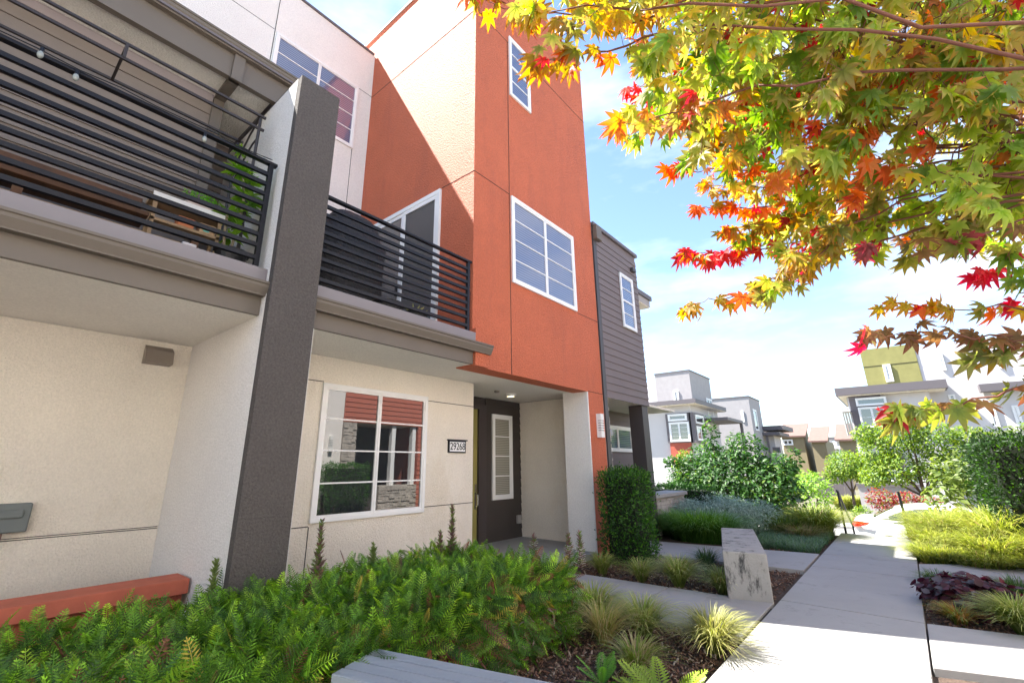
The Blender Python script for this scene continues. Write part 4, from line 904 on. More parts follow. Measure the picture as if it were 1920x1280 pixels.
# ================================================================== WHITE CAR
C = empty('parked_car', (18.4, -.9, LOW), 'white sedan parked on the street below the steps', 'car')
M_carw = mat('white_car_paint', (.82, .82, .83), .25, coat=1.0, spec=.5)
def car():
    # stations along the length, tail at y=1.5, nose at y=-3.2 ; (y, lower z, belt z, half width)
    yl = [1.50, 1.44, 1.25, .9, .3, -.5, -1.4, -2.2, -2.8, -3.1, -3.2]
    belt = [.78, .98, 1.06, 1.05, 1.0, .97, .95, .93, .84, .72, .60]
    low = [.42, .28, .25, .22, .2, .2, .2, .2, .22, .28, .4]
    hw = [.66, .80, .87, .90, .92, .92, .92, .91, .86, .76, .62]
    cx = 18.4; b = MB(); vs = []; m_ = 12
    for y, bt, lo, w in zip(yl, belt, low, hw):
        pr = [(-w * .86, lo), (-w, lo + .12), (-w * 1.0, (lo + bt) * .5), (-w * .98, bt - .12), (-w * .90, bt - .02), (-w * .5, bt + .035), (w * .5, bt + .035), (w * .90, bt - .02), (w * .98, bt - .12), (w, (lo + bt) * .5), (w, lo + .12), (w * .86, lo)]
        vs += [(cx + x, y, LOW + z) for x, z in pr]
    fs = [(i * m_ + k, i * m_ + (k + 1) % m_, (i + 1) * m_ + (k + 1) % m_, (i + 1) * m_ + k) for i in range(len(yl) - 1) for k in range(m_)] + [tuple(range(m_)), tuple(range(len(vs) - 1, len(vs) - m_ - 1, -1))]
    b.add(vs, fs); body = b.build('body', M_carw, C, smooth=True)
    sb = body.modifiers.new('sub', 'SUBSURF'); sb.levels = 1; sb.render_levels = 2
    # greenhouse
    g = MB(); vs = []; st_ = [(.98, 1.03, 1.05, .78), (.55, 1.30, 1.34, .70), (.1, 1.42, 1.455, .64), (-.5, 1.45, 1.48, .64), (-1.0, 1.40, 1.43, .66), (-1.45, 1.20, 1.22, .72), (-1.9, .98, 1.0, .80)]
    for y, zs_, zt, w in st_:
        vs += [(cx - .86, y, LOW + .95), (cx - w, y, LOW + zs_ - .03), (cx - w * .82, y, LOW + zt), (cx + w * .82, y, LOW + zt), (cx + w, y, LOW + zs_ - .03), (cx + .86, y, LOW + .95)]
    fs = [(i * 6 + k, i * 6 + (k + 1) % 6, (i + 1) * 6 + (k + 1) % 6, (i + 1) * 6 + k) for i in range(len(st_) - 1) for k in range(6)]
    g.add(vs, fs); r = g.build('roof', M_carw, C, smooth=True); sb = r.modifiers.new('sub', 'SUBSURF'); sb.levels = 1; sb.render_levels = 2
    # side glass: a curved strip proud of the greenhouse
    for sg in (-1, 1):
        ys = [.62, .35, 0, -.4, -.8, -1.15, -1.45]; top = [1.13, 1.25, 1.335, 1.355, 1.32, 1.22, 1.08]; q = MB(); vs = []
        for y, zt in zip(ys, top):
            vs += [(cx + sg * .88, y, LOW + 1.04), (cx + sg * (.88 - (zt - 1.04) * .62 + .01), y, LOW + zt)]
        q.add(vs, [(2 * i, 2 * i + 1, 2 * i + 3, 2 * i + 2) for i in range(len(ys) - 1)]); q.build('side_window', M_glass, C, smooth=True)
    q = MB(); q.add([(cx - .62, .98, LOW + 1.085), (cx + .62, .98, LOW + 1.085), (cx + .52, .50, LOW + 1.36), (cx - .52, .50, LOW + 1.36)], [(0, 1, 2, 3)]); q.build('rear_window', M_glass, C)
    q = MB(); q.add([(cx - .66, -1.86, LOW + 1.06), (cx + .66, -1.86, LOW + 1.06), (cx + .55, -1.12, LOW + 1.41), (cx - .55, -1.12, LOW + 1.41)], [(0, 3, 2, 1)]); q.build('windscreen', M_glass, C)
    for sg in (-1, 1):
        q = MB(); q.add([(cx + sg * .93, 1.05, LOW + .93), (cx + sg * .90, 1.33, LOW + .97), (cx + sg * .80, 1.47, LOW + .94), (cx + sg * .55, 1.53, LOW + .90), (cx + sg * .57, 1.52, LOW + .80), (cx + sg * .86, 1.44, LOW + .80), (cx + sg * .935, 1.15, LOW + .86)], [(0, 1, 2, 3, 4, 5, 6)])
        q.build('tail_light', mat('tail_red', (.6, .01, .01), .2, coat=1), C)
        for y in (.72, -2.15):
            wv = MB(); wv.tube([(cx + sg * .74, y, LOW + .32), (cx + sg * .925, y, LOW + .32)], .32, 24); w_ = wv.build('wheel', mat('tyre', (.02, .02, .02), .8), C, smooth=False)
            rv = MB(); rv.tube([(cx + sg * .9, y, LOW + .32), (cx + sg * .935, y, LOW + .32)], .20, 20); rv.build('rim', M_chrome, w_)
    MB().box(cx - .25, cx + .25, 1.50, 1.525, LOW + .62, LOW + .74).build('number_plate', M_vinyl, C)
car()

# ================================================================== FAR BUILDINGS ACROSS THE STREET
def fbox(mb, Xp, p0, p1, depth, mi=0):
    """box whose near (-X) face on X=Xp spans two measured corners"""
    a = P(*p0, 0, Xp); b = P(*p1, 0, Xp); mb.box(Xp, Xp + depth, a[1], b[1], a[2], b[2], mi); return a, b
def fwin(parent, Xp, p0, p1, panes=1, bars=2, glass=None, fw=.1, name='window'):
    a = P(*p0, 0, Xp); b = P(*p1, 0, Xp)
    return window(parent, Fr('x-', Xp), min(a[1], b[1]), max(a[1], b[1]), min(a[2], b[2]), max(a[2], b[2]), panes=panes, bars=bars, fw=fw, proud=.08, glass=glass, name=name)
GB = LOW
# --- house 1: grey tower, white body, dark bay
A = empty('townhouse', (38, 12, GB), 'white townhouse with grey tower, dark framed bay window and red panel below', 'townhouse')
XT, ZT = 37.0, P(1291.4, 694.6, 0, 37.0)[2]
yc = P(1291.4, 694.6, 0, XT)[1]; yl = P(1227, 702, 0, XT)[1]
MB().box(XT, XT + 5.2, yc, yl, 3, ZT).build('tower', M_fargrey, A)
MB().box(XT - .05, XT + 5.25, yc - .05, yl + .05, ZT, ZT + .08).build('parapet_cap', M_slab, A)
MB().box(XT + .1, XT + 9, yl + .01, yl + 9, 3, P(1228, 715, 0, XT)[2]).build('rear_wall', M_farwhite, A)
zs = P(1291, 757, 0, 35.6)[2]; xs_ = 35.4
ya = P(1298, 800, 0, 36.0)[1]
MB().box(36.0, 43, ya + .0, yl + 9, GB - .1, zs - .001).build('body_wall', M_farwhite, A)
MB().box(35.2, 43.2, ya - .7, yl + 9, zs, zs + .32).build('roof_slab', M_slab, A)
MB().box(35.25, 43.1, ya - .65, yl + 8.9, zs - .04, zs - .001).build('eave_soffit', M_cream, A)
q = MB(); a_, b_ = fbox(q, 35.75, (1247, 776), (1300, 829), 2.2); q.box(35.75, 38.2, b_[1] - .25, b_[1] + .1, b_[2], a_[2]); q.build('bay', M_slab, A)
fwin(A, 35.74, (1252, 777), (1289, 788), bars=0); fwin(A, 35.74, (1254, 792), (1296, 827), panes=2, bars=3)
wx = window(A, Fr('y-', b_[1] - .26), 36.0, 37.9, b_[2] + .15, a_[2] - 1.0, panes=2, bars=2, fw=.09, proud=.06); window(A, Fr('y-', b_[1] - .26), 36.0, 37.9, a_[2] - .8, a_[2] - .15, panes=1, bars=0, fw=.09, proud=.06)
q = MB(); a2, b2 = fbox(q, 35.80, (1256, 830), (1300, 872), 2.2); q.build('red_panel', M_redst, A)
q = MB(); fbox(q, 35.82, (1258, 866), (1302, 935), 2); q.build('lower_panel', M_slab, A)
fwin(A, 35.80, (1262, 870), (1302, 912), panes=2, bars=3)
fwin(A, XT - .01, (1262.5, 733), (1275, 757), bars=2, rail=False) if False else fwin(A, XT - .01, (1262.5, 733), (1275, 757), bars=1)
window(A, Fr('y-', yc - .01), XT + 3.4, XT + 4.9, 5.0, 6.7, panes=2, bars=0, fw=.09, proud=.06)
q = MB(); y_ = ya - .01; q.box(38.4, 43, y_ - 1.9, y_, P(1350, 790, 1, y_ - 1)[2], P(1350, 790, 1, y_ - 1)[2] + .22); q.build('balcony_roof', M_slab, A)
MB().box(42.6, 42.8, y_ - 1.9, y_ - 1.7, GB, P(1350, 790, 1, y_ - 1)[2] - .002).build('balcony_post', M_slab, A)
# --- house 2
B = empty('townhouse', (56, 12, GB), 'pale grey townhouse with boxy tower behind the loose green shrub', 'townhouse')
XT2 = 56.0; c2 = P(1402.6, 743.6, 0, XT2); l2 = P(1335, 752, 0, XT2)
MB().box(XT2, XT2 + 5.2, c2[1], l2[1] + 3, GB, c2[2]).build('tower', M_fargrey, B)
MB().box(XT2 - .06, XT2 + 5.26, c2[1] - .06, l2[1] + 3.06, c2[2], c2[2] + .12).build('parapet_cap', M_slab, B)
fwin(B, XT2 - .01, (1389, 770), (1397, 791), bars=2, fw=.12)
window(B, Fr('y-', c2[1] - .01), XT2 + 1.0, XT2 + 2.6, 4.9, 7.2, panes=1, bars=2, fw=.12, proud=.06)
q = MB(); a_, b_ = fbox(q, XT2 + 5.5, (1405, 812), (1460, 870), 4); q.build('body_wall', M_farwhite, B)
q = MB(); fbox(q, XT2 + 4.6, (1418, 799), (1470, 805), 6); q.build('roof_slab', M_slab, B)
q = MB(); fbox(q, XT2 + 4.0, (1410, 811), (1462, 815), 6); q.build('balcony_roof', M_slab, B)
q = MB(); fbox(q, XT2 + 4.4, (1448, 838), (1464, 848), .1); q.build('balcony_railing', M_slab, B)
fwin(B, XT2 + 5.48, (1424, 822), (1432, 840), bars=0, fw=.1)
MB().box(XT2 + 4.2, XT2 + 4.4, P(1440, 830, 0, XT2 + 4.2)[1] - .1, P(1440, 830, 0, XT2 + 4.2)[1] + .1, GB, P(1440, 814, 0, XT2 + 4.2)[2]).build('balcony_post', M_slab, B)
# --- brown gabled houses
def gable(label, Xp, pl, pr, eave_y, ridge_y, wall, dy_px=0, base_y=905, win=None):
    """house whose -X wall is seen; ridge runs along X at the right-hand (-Y) third"""
    e = empty('gabled_house', (Xp, P(pl, eave_y, 0, Xp)[1], GB), label, 'house', 'brown gabled houses beyond the street')
    y0 = P(pr, eave_y, 0, Xp)[1]; y1 = P(pl, eave_y, 0, Xp)[1]; ze = P((pl + pr) / 2, eave_y, 0, Xp)[2]; zr = P((pl + pr) / 2, ridge_y, 0, Xp)[2]
    MB().box(Xp, Xp + 9, y0, y1, GB - 1, ze).build('wall', wall, e)
    q = MB(); ym = y0 + (y1 - y0) * .5
    # roof slopes up away from the street (+X) on the front and is closed by a shed wall
    q.add([(Xp - .4, y0 - .3, ze), (Xp - .4, y1 + .3, ze), (Xp + 4.6, y1 + .3, zr + .7), (Xp + 4.6, y0 - .3, zr + .7), (Xp - .4, y0 - .3, ze - .18), (Xp - .4, y1 + .3, ze - .18), (Xp + 4.6, y1 + .3, zr + .5), (Xp + 4.6, y0 - .3, zr + .5)],
          [(0, 3, 2, 1), (4, 5, 6, 7), (0, 1, 5, 4), (1, 2, 6, 5), (2, 3, 7, 6), (3, 0, 4, 7)])
    q.build('roof', M_roofb, e)
    q = MB(); q.add([(Xp, y0 - .005, ze - .3), (Xp + 4.5, y0 - .005, ze - .3), (Xp + 4.5, y0 - .005, zr + .48), (Xp, y0 - .2, ze - .2)], [(0, 1, 2, 3)])
    q.add([(Xp + 4.5, y0, ze), (Xp + 4.5, y1, ze), (Xp + 4.5, y1, zr + .48), (Xp + 4.5, y0, zr + .48)], [(0, 1, 2, 3)]); q.build('gable_wall', wall, e)
    if win: fwin(e, Xp - .01, *win, panes=2, bars=0, fw=.12)
    return e
gable('brown gabled house with pinkish roof and small white window, left of three', 72, 1465, 1506, 817, 800, M_tansid, win=((1467, 824), (1488, 834)))
gable('narrow tan gabled house with pinkish roof, middle of three', 70, 1521, 1547, 826, 806, M_tansid)
gable('tan sided house with pinkish roof partly hidden behind green tree', 60, 1572, 1606, 823, 801, M_tansid)
e = empty('apartment_house', (95, 6, GB), 'distant white house with balcony between the brown gabled roofs', 'house')
q = MB(); fbox(q, 95, (1546, 822), (1580, 880), 6); q.build('wall', M_farwhite, e)
fwin(e, 94.98, (1560, 826), (1569, 833), bars=0, fw=.15); fwin(e, 94.98, (1563, 844), (1576, 853), bars=0, fw=.15)
q = MB(); fbox(q, 94, (1550, 836), (1578, 841), .9); q.build('balcony', M_farwhite, e)
q = MB(); fbox(q, 94.8, (1545, 819), (1582, 823), 7); q.build('roof', M_slab, e)
# wood fence across the street
e = empty('fence', (40, 7, GB), 'low brown board fence far behind parked car', 'fence')
for k in range(14): MB().box(45.0, 45.1, 3.2 + k * .62, 3.2 + k * .62 + .6, GB, GB + 1.5 + .03 * (k % 2)).build('board', M_slab, e)

# --- green/white building at right
X5 = 34.0
E5 = empty('townhouse', (35, -1, GB), 'three-storey white townhouse with olive green block and dark flat roof slab', 'townhouse')
zt = P(1665, 650, 0, X5)[2]; yl5 = P(1619, 690, 0, X5)[1]; yr5 = P(1724, 690, 0, X5)[1]
MB().box(X5, X5 + 7, yr5, yl5, 4.5, zt).build('green_block', M_green, E5)
q = MB(); fT5 = Fr('x-', X5); fT5.box(q, yr5, yl5, -.01, .012, P(1665, 683, 0, X5)[2], P(1665, 684, 0, X5)[2]); q.build('control_joint', M_groove, E5)
fwin(E5, X5 - .01, (1654, 684), (1677, 715), bars=3, fw=.1)
MB().box(X5 + .05, X5 + 8, yr5 - 9, yr5 - .01, GB, P(1760, 645, 0, X5)[2]).build('white_block', M_farwhite, E5)
MB().box(X5 + 3, X5 + 9, yr5 - 12, yr5 - 4, 4.5, P(1880, 600, 0, X5)[2]).build('upper_white_block', M_farwhite, E5)
fwin(E5, X5 + .04, (1757, 662), (1775, 694), bars=3, fw=.06); fwin(E5, X5 + .04, (1777, 740), (1793, 751), bars=1, fw=.05); fwin(E5, X5 + .04, (1862, 655), (1885, 690), bars=3, fw=.06)
XS = 32.8; a5 = P(1566, 738, 0, XS); b5 = P(1775, 716, 0, XS)
zsl = P(1665, 727, 0, XS)[2]
MB().box(XS, X5 + 6, b5[1], a5[1], zsl - .22, zsl + .22).build('roof_slab', M_slab, E5)
MB().box(XS + .1, X5 + 6, b5[1] + .1, a5[1] - .1, zsl - .27, zsl - .222).build('eave_soffit', M_cream, E5)
XB = 33.4; yb0 = P(1597, 790, 0, XB)[1]; yb1 = P(1757, 790, 0, XB)[1]
MB().box(XB, X5 + 6, yb1, yb0, GB, zsl - .28).build('body_wall', M_farwhite, E5)
q = MB(); fbox(q, XB - .25, (1590, 743), (1672, 830), .7); q.build('bay', M_slab, E5)
fwin(E5, XB - .26, (1603, 747), (1664, 758), bars=0, fw=.07); fwin(E5, XB - .26, (1608, 764), (1668, 800), panes=2, bars=1, fw=.07)
q = MB(); fbox(q, XB - .05, (1612, 850), (1700, 880), .3); q.build('siding_panel', M_greysid, E5)
for a_c, b_c in (((1622, 876), (1642, 925)), ((1775, 890), (1805, 925))): q = MB(); fbox(q, XB - .06, a_c, b_c, .4); q.build('column', M_fargrey, E5)
fwin(E5, XB - .02, (1642, 880), (1716, 905), panes=2, bars=0, fw=.08, glass=M_glassb)
q = MB(); fbox(q, XB - .9, (1578, 768), (1594, 771), .9); q.build('awning', M_farwhite, E5)
for k in range(3): q = MB(); p_ = P(1581 + k * 5, 775, 0, XB - .5); q.tube([(XB - .85, p_[1], p_[2] + .3), (XB - .02, p_[1], p_[2] - 1.2)], .05, 6); q.build('awning_bracket', M_farwhite, E5)
MB().box(X5 - .4, X5, yr5 - 7, yr5 - 1.6, P(1810, 840, 0, X5)[2] - .1, P(1810, 840, 0, X5)[2] + .1).build('balcony_slab', M_slab, E5)
for px_ in (1850, 1895): fwin(E5, X5 + .04, (px_, 760), (px_ + 26, 800), bars=2, fw=.07)
q = MB(); fbox(q, X5 - .6, (1835, 720), (1925, 728), .6); q.build('canopy', M_slab, E5)
fwin(E5, X5 + .04, (1770, 845), (1805, 880), panes=2, bars=0, fw=.07)
# planter wall in front of it
e = empty('planter_wall', (25.5, .5, GB), 'grey concrete planter wall across the street', 'wall')
p0 = P(1608, 911, 0, 26.0); p1 = P(1722, 911, 0, 26.0)
MB().box(26.0, 26.3, p1[1], p0[1], GB, p0[2]).build('wall_face', M_fargrey, e); MB().box(25.95, 26.4, p1[1] - .05, p0[1] + .05, p0[2], p0[2] + .12).build('cap', M_slab, e)

# ================================================================== TREES AND SHRUBS ACROSS THE STREET
def tree(label, base, blobs, n, size, cols, wts, name='tree', limbs=None, tmpl=OVAL, grp=None, tr=.09):
    e = empty(name, base, label, 'tree', grp)
    big('crown', *leaf_cloud(blobs, n, size, cols, wts, tmpl=tmpl, shell=.5, up=.6), F_leaf, e)
    q = MB(); b0 = Vector(base); c = Vector(np.array(blobs)[:, :3].mean(0)); fork = b0.lerp(c, .45)
    q.tube([b0, b0.lerp(fork, .5) + Vector((.03, .04, 0)), fork], [tr, tr * .8, tr * .65], 8)
    for bl in blobs:
        p = Vector(bl[:3]); md = fork.lerp(p, .5) + Vector((.05, -.04, .08)); q.tube([fork, md, p], [tr * .5, tr * .35, tr * .12], 6)
    q.build('trunk', M_bark, e, smooth=True); return e
LG = [((.06, .13, .012), (.20, .31, .03)), ((.10, .18, .015), (.30, .39, .04)), ((.035, .08, .012), (.10, .2, .03))]
tree('yellow-green bushy tree in front of olive green building', (23.9, -.25, GB), [(24, -.1, 2.6, 1.0, .85, .8), (24.2, .75, 1.9, .8, .6, .7), (23.8, -1.0, 2.3, .8, .7, .7), (24, .3, 1.3, 1.0, .8, .6), (24.2, -.9, 1.3, .9, .7, .6), (24.1, 1.05, 1.0, .6, .45, .4), (23.6, -.3, 3.1, .5, .45, .3), (24, -1.5, .9, .7, .5, .5), (24, -2.2, 1.6, .8, .7, .6), (24.1, 1.0, 2.6, .5, .4, .4), (24, -1.9, 2.4, .6, .5, .4)], 12500, .125, LG, [4, 5, 3])
t3 = P(1587, 868, 0, 33)
tree('small rounded green tree beside the street in front of tan house', (33.0, t3[1], GB), [(33, t3[1], 1.4, 1.0, .95, .75), (33, t3[1] - .6, 1.1, .8, .6, .6), (33.2, t3[1] + .6, .9, .7, .6, .5)], 3500, .15, LG, [3, 3, 3])
tree('leafy green tree seen through gap above left handrail', (30.5, 4.9, GB), [(30, 4.9, .6, .8, .8, .8), (30, 5.6, .2, .7, .7, .6)], 2200, .15, LG, [3, 4, 2])
tree('bright green shrub beside grey porch post across the street', (30.0, 10.6, GB), [(30, 10.5, .4, .6, .5, 1.2), (30, 10.3, 1.7, .5, .35, .6)], 1800, .14, LG, [3, 4, 1])
shrub('red_shrub', [(22.3, .9, .25, .4, .45, .35), (22.4, .2, .2, .4, .45, .3), (22.3, -.4, .1, .4, .4, .3)], 1500, .11, [((.16, .03, .02), (.32, .06, .05)), ((.12, .16, .02), (.24, .26, .05))], [3, 1], 'red-leaved shrub row behind the white car', 'shrub', z0=GB)
shrub('white_flower_shrub', [(20.9, .95, -.45, .4, .35, .32), (20.9, .4, -.5, .4, .4, .3), (20.9, -.2, -.5, .4, .4, .3)], 2200, .06, [((.5, .5, .48), (.7, .7, .7)), ((.06, .12, .03), (.15, .25, .05))], [2, 1], 'low mound of white flowers behind the white car', 'shrub', z0=GB)
shrub('green_shrub', [(21.2, 1.45, -.3, .35, .3, .4)], 700, .09, LG, [2, 2, 2], 'small green shrub left of white flowers', 'shrub', z0=GB)
clump(34.5, t3[1] + .3, 1.0, .6, 1600, 'golden grass clump under small street tree', cols=BG[:2], wts=(1, 1), w=.02, rad=.7, z0=GB, group='grass clumps across the street')
e = empty('planting_strip', (21.5, 0, GB)); 
q = MB(); q.box(20.3, 24.35, -8, 1.7, GB + .006, GB + .14); bpy.data.objects.remove(e); structure(q, 'kerbed_bed', M_mulch)
# distant tree line
for i, (px, py, X, r) in enumerate(((1530, 812, 120, 3.2), (1500, 818, 125, 2.5))):
    p = P(px, py, 0, X); tree(('bare-topped distant tree between brown roofs', 'distant tree behind the brown gabled roof')[i], (X, p[1], GB), [(X, p[1], p[2] - r, r, r, r), (X, p[1] + r * .7, p[2] - 1.4 * r, r, r * .8, r * .7)], 900, .45, [((.04, .06, .03), (.08, .11, .05))], [1])

# ================================================================== JAPANESE MAPLE overhead
MT = empty('maple_tree', (1.75, -1.25, -.06), 'Japanese maple with yellow-green and red leaves arching overhead from the right', 'tree')
MCOL = {
 'yg': ([((.19, .30, .035), (.33, .38, .08)), ((.29, .36, .06), (.46, .33, .10)), ((.12, .23, .03), (.19, .30, .05)), ((.42, .38, .04), (.52, .28, .06)), ((.22, .27, .05), (.40, .24, .10)), ((.40, .18, .04), (.55, .14, .06)), ((.34, .04, .03), (.40, .04, .04))], [7, 6, 5, 2.2, 3, 1.0, .5]),
 'or': ([((.34, .36, .05), (.55, .22, .12)), ((.5, .26, .05), (.6, .18, .10)), ((.30, .34, .06), (.50, .30, .12)), ((.38, .06, .04), (.5, .06, .06))], [3, 2, 2, 1.5]),
 'red': ([((.45, .07, .04), (.55, .06, .05)), ((.5, .17, .03), (.55, .1, .04)), ((.22, .18, .04), (.35, .1, .05))], [3, 3, 1.2]),
 'ro': ([((.5, .16, .03), (.55, .09, .04)), ((.3, .27, .03), (.45, .14, .04)), ((.36, .05, .035), (.44, .04, .04)), ((.16, .2, .03), (.25, .18, .06))], [3, 3, 1.5, 2]),
 'ol': ([((.13, .18, .04), (.24, .19, .08)), ((.2, .24, .04), (.38, .17, .05))], [2, 1]),
 'crim': ([((.42, .03, .03), (.48, .03, .045)), ((.34, .05, .04), (.42, .05, .045))], [2, 1]),
 'dark': ([((.18, .12, .045), (.2, .07, .05)), ((.10, .12, .035), (.15, .08, .05)), ((.3, .12, .04), (.26, .07, .05)), ((.18, .05, .05), (.24, .04, .05)), ((.13, .2, .03), (.22, .18, .05))], [4, 4, 1.6, .8, 1.6])}
mparts = []; tw_ = MB()
fork = Vector((1.70, -1.05, 1.75))
def leaves_on(path, n, mode, size, rnd=.5, tipmode=None):
    path = [Vector(p) for p in path]
    seg = [(path[i + 1] - path[i]).length for i in range(len(path) - 1)]; tot = sum(seg)
    pos = []; ax = []; nm = []; out = (path[-1] - path[0]).normalized()
    for i in range(n):
        t = 1 - (rng.random() ** 1.15) * .92 if i > 2 else 1.0
        s_ = t * tot; k = 0
        while k < len(seg) - 1 and s_ > seg[k]: s_ -= seg[k]; k += 1
        p = path[k].lerp(path[k + 1], min(1, s_ / seg[k]))
        side = out.cross(Vector((0, 0, 1))) * (1 if i % 2 else -1)
        pd = (side * .8 + out * (.5 + .5 * t) + Vector(rng.normal(0, .35, 3)) + Vector((0, 0, -.1))).normalized()
        L = rng.uniform(.012, .05); q = p + pd * L
        if i % 2 == 0: tw_.tube([p, q], .0009, 3, cap=False)
        a = pd * .5 + Vector((0, 0, -.85)) + Vector(rng.normal(0, .42, 3))
        pos.append(q); ax.append(a)
        nv = Vector(-FWD) * .9 + Vector((0, 0, .35)) + Vector(rng.normal(0, .55, 3)); nm.append(nv)
    pos = np.array(pos); ax = np.array(ax); nm = np.array(nm)
    c, w_ = MCOL[mode]
    jit = np.ones((n, 1, 3)); jit[:, 0, 0] = rng.uniform(.75, 1.08, n); jit[:, 0, 2] = rng.uniform(.2, 1.7, n)
    main_ = pal(c, w_, 1, .2).repeat(n, 0) * rng.uniform(.8, 1.2, (n, 1, 1)); alt = pal(c, w_, n, .2); pick = rng.random(n) < .35
    main_[pick] = alt[pick]
    mparts.append(scatter(*MAPLE, pos, rotmats(ax, nm), size * rng.uniform(.6, 1.2, n), np.clip(main_, 0, 1), jit=jit))
def branch(path, r0=.004, r1=.001):
    path = [Vector(p) for p in path]; L = sum((path[i + 1] - path[i]).length for i in range(len(path) - 1))
    if L > .35:       # crooked rather than straight: subdivide and jitter
        q = [path[0]]
        for i in range(len(path) - 1):
            m_ = 3
            for k in range(1, m_ + 1):
                q.append(path[i].lerp(path[i + 1], k / m_) + (Vector(rng.normal(0, L * .012, 3)) if not (i == len(path) - 2 and k == m_) else Vector((0, 0, 0))))
        path = q
    tw_.tube(path, [r0 + (r1 - r0) * i / (len(path) - 1) for i in range(len(path))], 5)
SPR = [([(1640, 330), (1520, 400), (1430, 425), (1370, 430)], 1.7, 30, 'ro', .053), ([(1580, 300), (1460, 350), (1380, 352), (1330, 350)], 1.8, 28, 'or', .053), ([(1650, 380), (1560, 450), (1500, 510), (1450, 540)], 1.55, 30, 'yg', .053), ([(1780, 360), (1700, 400), (1620, 425)], 1.5, 26, 'yg', .053), ([(1920, 380), (1840, 410), (1780, 425)], 1.35, 20, 'yg', .053),
       ([(1500, 230), (1400, 270), (1310, 275)], 1.6, 24, 'ol', .055), ([(1330, -20), (1180, 40), (1040, 30), (900, -5)], 1.30, 34, 'ro', .054), ([(1250, 60), (1140, 95), (1060, 110), (1010, 110)], 1.28, 20, 'ro', .054), ([(1200, 20), (1100, 10), (1000, 30)], 1.2, 14, 'yg', .06),
       ([(1420, 160), (1290, 205), (1200, 230), (1175, 232)], 1.30, 15, 'or', .058), ([(1330, 100), (1220, 150), (1190, 170)], 1.9, 14, 'red', .05),
       ([(1520, 320), (1390, 322), (1310, 318), (1265, 318)], 1.95, 22, 'red', .056), ([(1500, 385), (1410, 390), (1340, 388), (1310, 390)], 2.0, 20, 'ro', .056),
       ([(1600, 420), (1470, 465), (1370, 474), (1290, 475)], 1.85, 34, 'ro', .056), ([(1560, 480), (1430, 545), (1350, 560), (1295, 572)], 1.65, 24, 'ro', .055),
       ([(1600, 440), (1500, 500), (1430, 530)], 1.6, 20, 'ol', .055), ([(1650, 400), (1540, 440), (1490, 480)], 1.5, 20, 'ol', .058), ([(1560, 380), (1450, 430), (1390, 450)], 1.8, 26, 'yg', .055),
       ([(1960, 400), (1830, 445), (1720, 450), (1640, 462)], 1.28, 15, 'dark', .056), ([(2060, 440), (1980, 490), (1920, 500), (1850, 508)], 1.5, 14, 'crim', .052), ([(2060, 520), (1980, 540), (1910, 550), (1900, 568)], 1.5, 12, 'crim', .052),
       ([(2120, 690), (1950, 640), (1820, 630), (1720, 625), (1630, 628)], 1.25, 30, 'dark', .056), ([(2080, 600), (1920, 575), (1780, 580), (1680, 568)], 1.4, 24, 'ro', .053),
       ([(2100, 690), (1960, 705), (1860, 745), (1760, 770), (1690, 765)], 1.0, 34, 'dark', .058), ([(2100, 640), (1980, 630), (1900, 640), (1850, 670)], 1.2, 18, 'ol', .053)]
for pts_, d_, n_, mode_, sz_ in SPR:
    path = [D(x, y, d_ + .12 * i / len(pts_) - .05) for i, (x, y) in enumerate(pts_)]
    branch(path, .0035, .001); leaves_on(path, int(n_ * (1.25 if mode_ != 'dark' else 1.0)), mode_, sz_ * (1.02 if mode_ != 'dark' else .95))
    if mode_ in ('dark',): leaves_on(path[-2:], 2, 'crim', sz_ * .85)
    st_ = Vector(path[0]); branch([fork, fork.lerp(st_, .35) + Vector((0, 0, .25)), fork.lerp(st_, .75) + Vector((0, 0, .12)), st_], .006, .003)
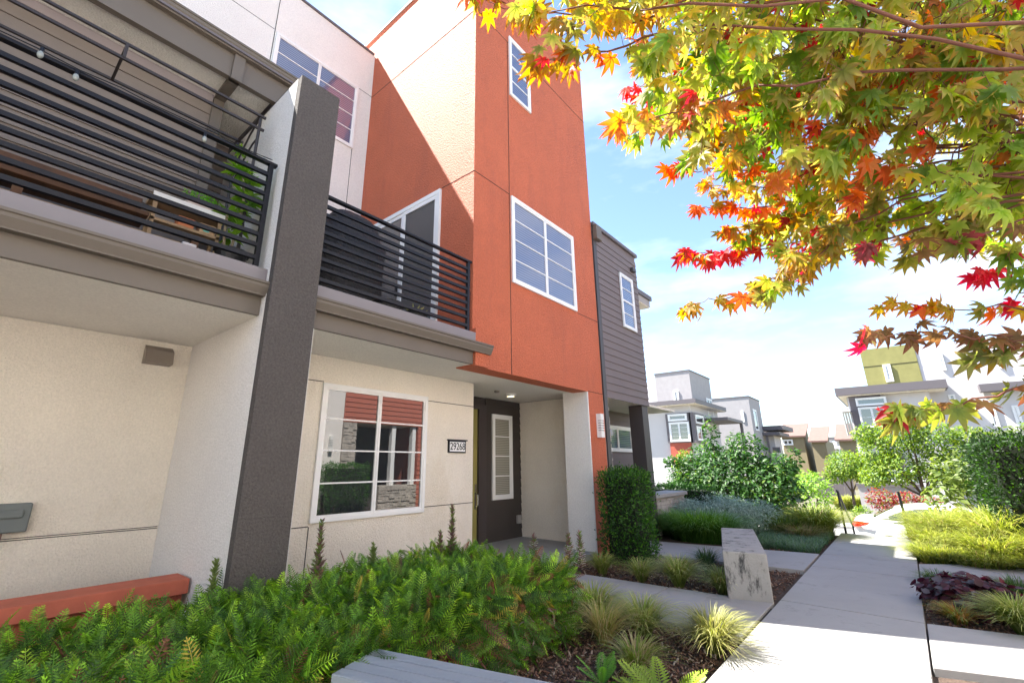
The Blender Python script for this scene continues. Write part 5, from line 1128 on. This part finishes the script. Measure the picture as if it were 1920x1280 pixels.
# main mass: twigs with alternate leaves filling the crown
POLY = [(1000, -80), (1060, 10), (1120, 50), (1200, 50), (1260, 170), (1330, 250), (1400, 330), (1440, 400), (1520, 440), (1600, 420), (1720, 390), (1860, 400), (1980, 400), (2350, 420), (2350, -520), (1000, -520)]
def inside(x, y):
    c = False; j = len(POLY) - 1
    for i in range(len(POLY)):
        xi, yi = POLY[i]; xj, yj = POLY[j]
        if (yi > y) != (yj > y) and x < (xj - xi) * (y - yi) / (yj - yi) + xi: c = not c
        j = i
    return c
limbs = []
for (x, y, d_) in ((1250, -100, 1.5), (1450, 60, 1.6), (1500, 260, 1.75), (1650, 300, 1.6), (1700, 50, 1.45), (1850, 250, 1.3), (1450, -300, 1.9), (1800, -250, 1.7), (2100, 150, 1.3), (2200, -200, 1.5), (1600, 150, 2.3), (1900, 80, 2.2), (1950, 620, 1.3)):
    e_ = Vector(D(x, y, d_)); path = [fork, fork.lerp(e_, .33) + Vector((.05, 0, .22)), fork.lerp(e_, .7) + Vector((0, .03, .14)), e_]; limbs.append(path)
    branch(path, .009, .0025)
LP = [(p[k].lerp(p[k + 1], u)) for p in limbs for k in range(1, 3) for u in (0, .25, .5, .75, 1)]
cnt = 0
while cnt < 640:
    x = rng.uniform(930, 2350); y = rng.uniform(-520, 440)
    if not inside(x, y): continue
    infr = (0 < y or y > -60) and x < 1960
    if not infr and rng.random() < .45: continue
    cnt += 1
    base_d = 1.15 + .5 * min(max((y - 100) / 350, 0), 1) * (1 if x < 1700 else .3); d_ = base_d + abs(rng.normal(0, .42)) + (.5 if rng.random() < .3 else 0)
    c = Vector(D(x, y, d_)); near = min(LP, key=lambda q: (q - c).length)
    dr = (c - near); dr.normalize(); dr = (dr + Vector(rng.normal(0, .35, 3))).normalized()
    s0 = c - dr * .16; s1 = c + dr * .16 + Vector((0, 0, -.03))
    branch([near, near.lerp(s0, .5) + Vector((0, 0, .02)), s0, c, s1], .0022, .0008)
    mode_ = 'yg' if rng.random() < .86 else ('or' if rng.random() < .5 else 'ro')
    leaves_on([s0, c, s1], int(rng.integers(13, 19)), mode_, .053)
big('leaves', *merge(mparts), F_maple, MT)
tw_.build('branches', M_twig, MT, smooth=True)
q = MB(); q.tube([(1.75, -1.25, -.1), (1.77, -1.2, .5), (1.70, -1.14, 1.1), fork], [.075, .06, .05, .04], 12)
for p in limbs[:6]: q.tube([fork, fork.lerp(p[1], .6) + Vector((0, 0, .03)), p[1]], [.03, .024, .018], 8)
q.build('trunk', M_bark, MT, smooth=True)
